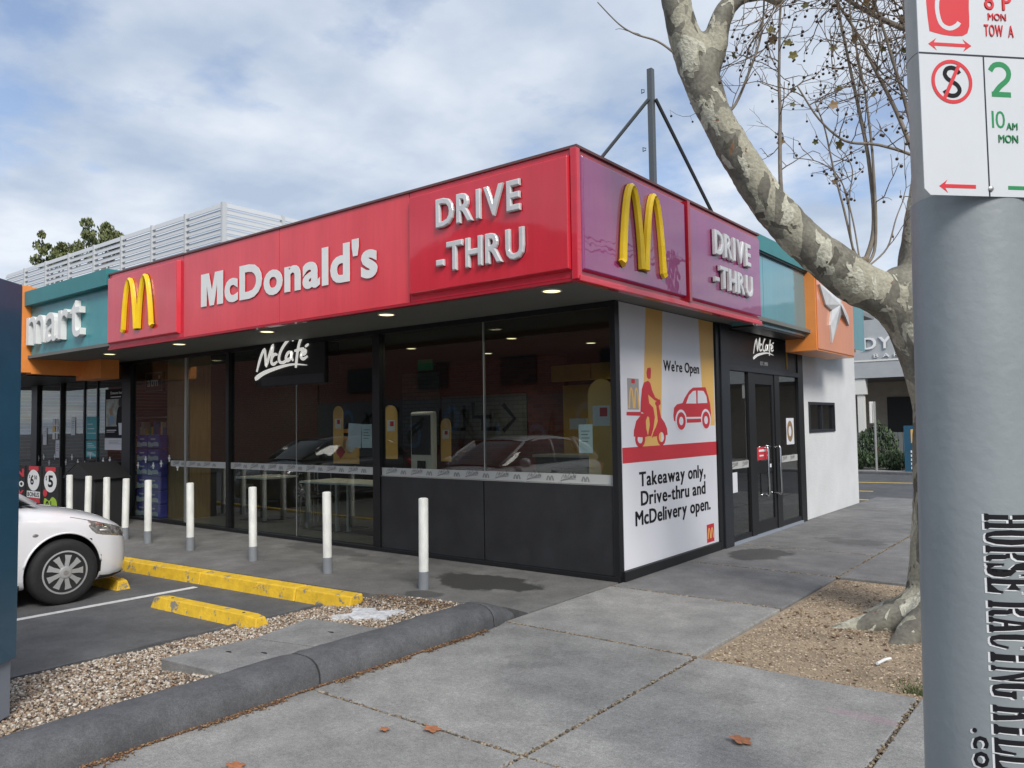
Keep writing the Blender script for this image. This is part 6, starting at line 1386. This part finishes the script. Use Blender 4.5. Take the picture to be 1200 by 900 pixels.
bush(-2.25,20.2,.62,1.42,'rounded clipped bush behind the thin sign post',1); bush(-2.7,19.3,.8,.62,'low spreading grey green shrub by the white wall',2); bush(-1.5,19.3,.55,.58,'low shrub right of the rounded bush',3); bush(-.5,19.4,.7,.5,'low shrub partly behind the tree trunk',4); bush(-3.7,19.3,.7,.55,'low shrub hidden at the building corner',5)
sp = empty('street_sign', (-1.92,18.5,0), 'thin grey sign post seen edge on across the lane', 'sign'); one('steel').tube([(-1.92,18.5,0),(-1.92,18.5,2.1)], .035, 8).build('post', sp); one('farwhite').box((-2.02,18.3,1.45),(-1.99,18.75,2.1)).build('plate', sp)
bs = empty('blue_marker_sign', (-.95,18.6,0), 'dark blue standing sign with yellow and white print by the far kerb', 'sign'); one('navy').box((-1.15,18.55,0),(-.80,18.7,1.36)).build('panel', bs)
mb = one('pyellow'); rect(mb, FRONT(18.548), -.96,.85,-.86,1.25,0,.004); mb.mat('printwhite')
for k in range(5): rect(mb, FRONT(18.548), -.98,.08+k*.12,-.86,.15+k*.12,0,.004)
mb.build('print', bs)
# far side of the street (seen in reflections) ---------------------------------
struct(one('grass').prism([(11.2,-60),(15.5,-60),(15.5,17),(11.2,17)], -.13, .02).build('grass_verge')); struct(one('kerb').prism([(11.0,-60),(11.19,-60),(11.19,17),(11.0,17)], -.2, .03).build('verge_kerb'))
for i, (y, lab) in enumerate(((-6,'southern'),(3,'middle'),(12,'northern'))):
    t = empty('street_tree', (13.3,y,0), 'bare trunked %s tree on the grass verge across the street' % lab, 'tree', 'trees on the verge'); one('bark').tube([(13.3,y,0),(13.4,y+.1,2.2),(13.2,y,4.5)], [.28,.22,.14], 12).build('trunk', t, smooth='all')
    for k in range(5): a = k*1.3; one('bark').tube([(13.3,y,2.8+k*.3),(13.3+math.cos(a)*1.2,y+math.sin(a)*1.2,4.8+k*.3)], [.09,.03], 6).build('limb', t)
    tree_crown(t, (13.3,y,5.6), 2.0, 1800, 'foliage', .16, .8, 30+i)
for i, (y0, y1, h, mt, lab) in enumerate(((-22,-8,5.0,'farbeige','beige shop'),(-7.9,2,4.2,'farwall','grey showroom'),(2.1,13,6.0,'brick','red brick shop'))):
    t = empty('street_building', (24,y0,0), '%s across the main street, seen in the door glass' % lab, 'building', 'buildings across the street'); one(mt).box((24,y0,0),(32,y1,h)).build('wall', t)
    y = y0+.8
    while y < y1-2: w_ = one('trim').box((23.95,y,.4),(24.0,y+2,2.6)).build('window', t); y += 2.7
    one('farwhite').box((22.6,y0,2.9),(23.99,y1,3.1)).build('awning', t)
# box truck on the far lane
tk_ = empty('delivery_truck', (9.3,9.5,-.13), 'white delivery truck with dark box on the far side of the street', 'truck')
one('fardark').box((8.3,10.0,.55),(10.5,14.6,2.9)).build('box', tk_, bevel=.03); one('farwhite').box((8.4,8.2,.35),(10.4,9.9,1.3)).build('cab', tk_, bevel=.1)
one('farwhite').add([(8.4,8.3,1.3),(10.4,8.3,1.3),(10.4,9.9,1.3),(8.4,9.9,1.3),(8.5,8.7,2.3),(10.3,8.7,2.3),(10.3,9.9,2.3),(8.5,9.9,2.3)], [(4,5,6,7),(1,2,6,5),(2,3,7,6),(3,0,4,7)]).build('cab_top', tk_, bevel=.03)
one('carglass').add([(8.48,8.32,1.32),(10.32,8.32,1.32),(10.24,8.69,2.22),(8.56,8.69,2.22)], [(0,1,2,3)]).build('windscreen', tk_); one('carglass').box((8.385,8.75,1.4),(8.41,9.5,2.1)).build('side_window', tk_)
for y in (9.0,13.4):
    for x in (8.45,10.1): one('tyre').lathe([(.2,0),(.42,.02),(.42,.24),(.2,.26)], (x,y,.29), 24, 'x').build('wheel', tk_)
# street wires
uw = empty('power_line', (12.4,-10,0), 'timber power pole and wires along the far verge', 'power line'); one('twig').tube([(12.4,-16,0),(12.4,-16,9)], [.16,.11], 10).build('pole', uw); one('twig').tube([(12.4,24,0),(12.4,24,9)], [.16,.11], 10).build('pole', uw)
for dx_, z in ((-.7,8.6),(0,8.6),(.7,8.6),(0,7.2)): one('mastblk').tube([(12.4+dx_,-16+40*i/20,z-.9*math.sin(math.pi*i/20)) for i in range(21)], .022, 4).build('wire', uw)
for y in (-16,24): one('twig').box((11.5,y-.05,8.5),(13.3,y+.05,8.62)).build('crossarm', uw)
# painted brick building across the car park, mirrored in the front glass
rb = empty('brick_building', (-14,-15,0), 'red brick building with painted mural wall across the car park, behind the viewer', 'building')
one('brick').box((-24,-17,-.12),(-6,-15,6.4)).build('wall', rb)
one('brick').add([(-18,-15.01,6.4),(-6,-15.01,6.4),(-12,-15.01,8.2),(-18,-16,6.4),(-6,-16,6.4),(-12,-16,8.2)], [(0,1,2),(5,4,3),(0,2,5,3),(2,1,4,5)]).build('gable', rb)
one('whitebrick').box((-24,-15,-.1),(-6.5,-14.94,2.6)).build('mural_wall', rb)
one('brick').box((-44,-17,-.12),(-24.1,-15,6.0)).build('wall', rb)
FR = frame((0,-14.938,0), (-1,0,0), (0,0,1)); mb = one('pink_bl'); r5 = random.Random(9)
for k in range(12):
    u0 = 7.2+k*1.35; P_ = [(u0+r5.uniform(-.5,.5), 1.3+r5.uniform(-.9,.9)) for _ in range(6)]; ribbon(mb, FR, [tuple(p) for p in smooth2(P_+[P_[0]], 4)], .10, .0+k*.001, .01+k*.001)
mb.mat('bluecloth')
for k in range(8): disc(mb, FR, 8+k*2.0, 1.4+.4*math.sin(k*2), .4, .5, .001+.001*k, .012+.001*k, 16, .6)
mb.build('mural_paint', rb)
for k in range(4): one('trim').box((-22+k*4.2,-14.99,3.0),(-20.4+k*4.2,-14.93,4.0)).build('window', rb)
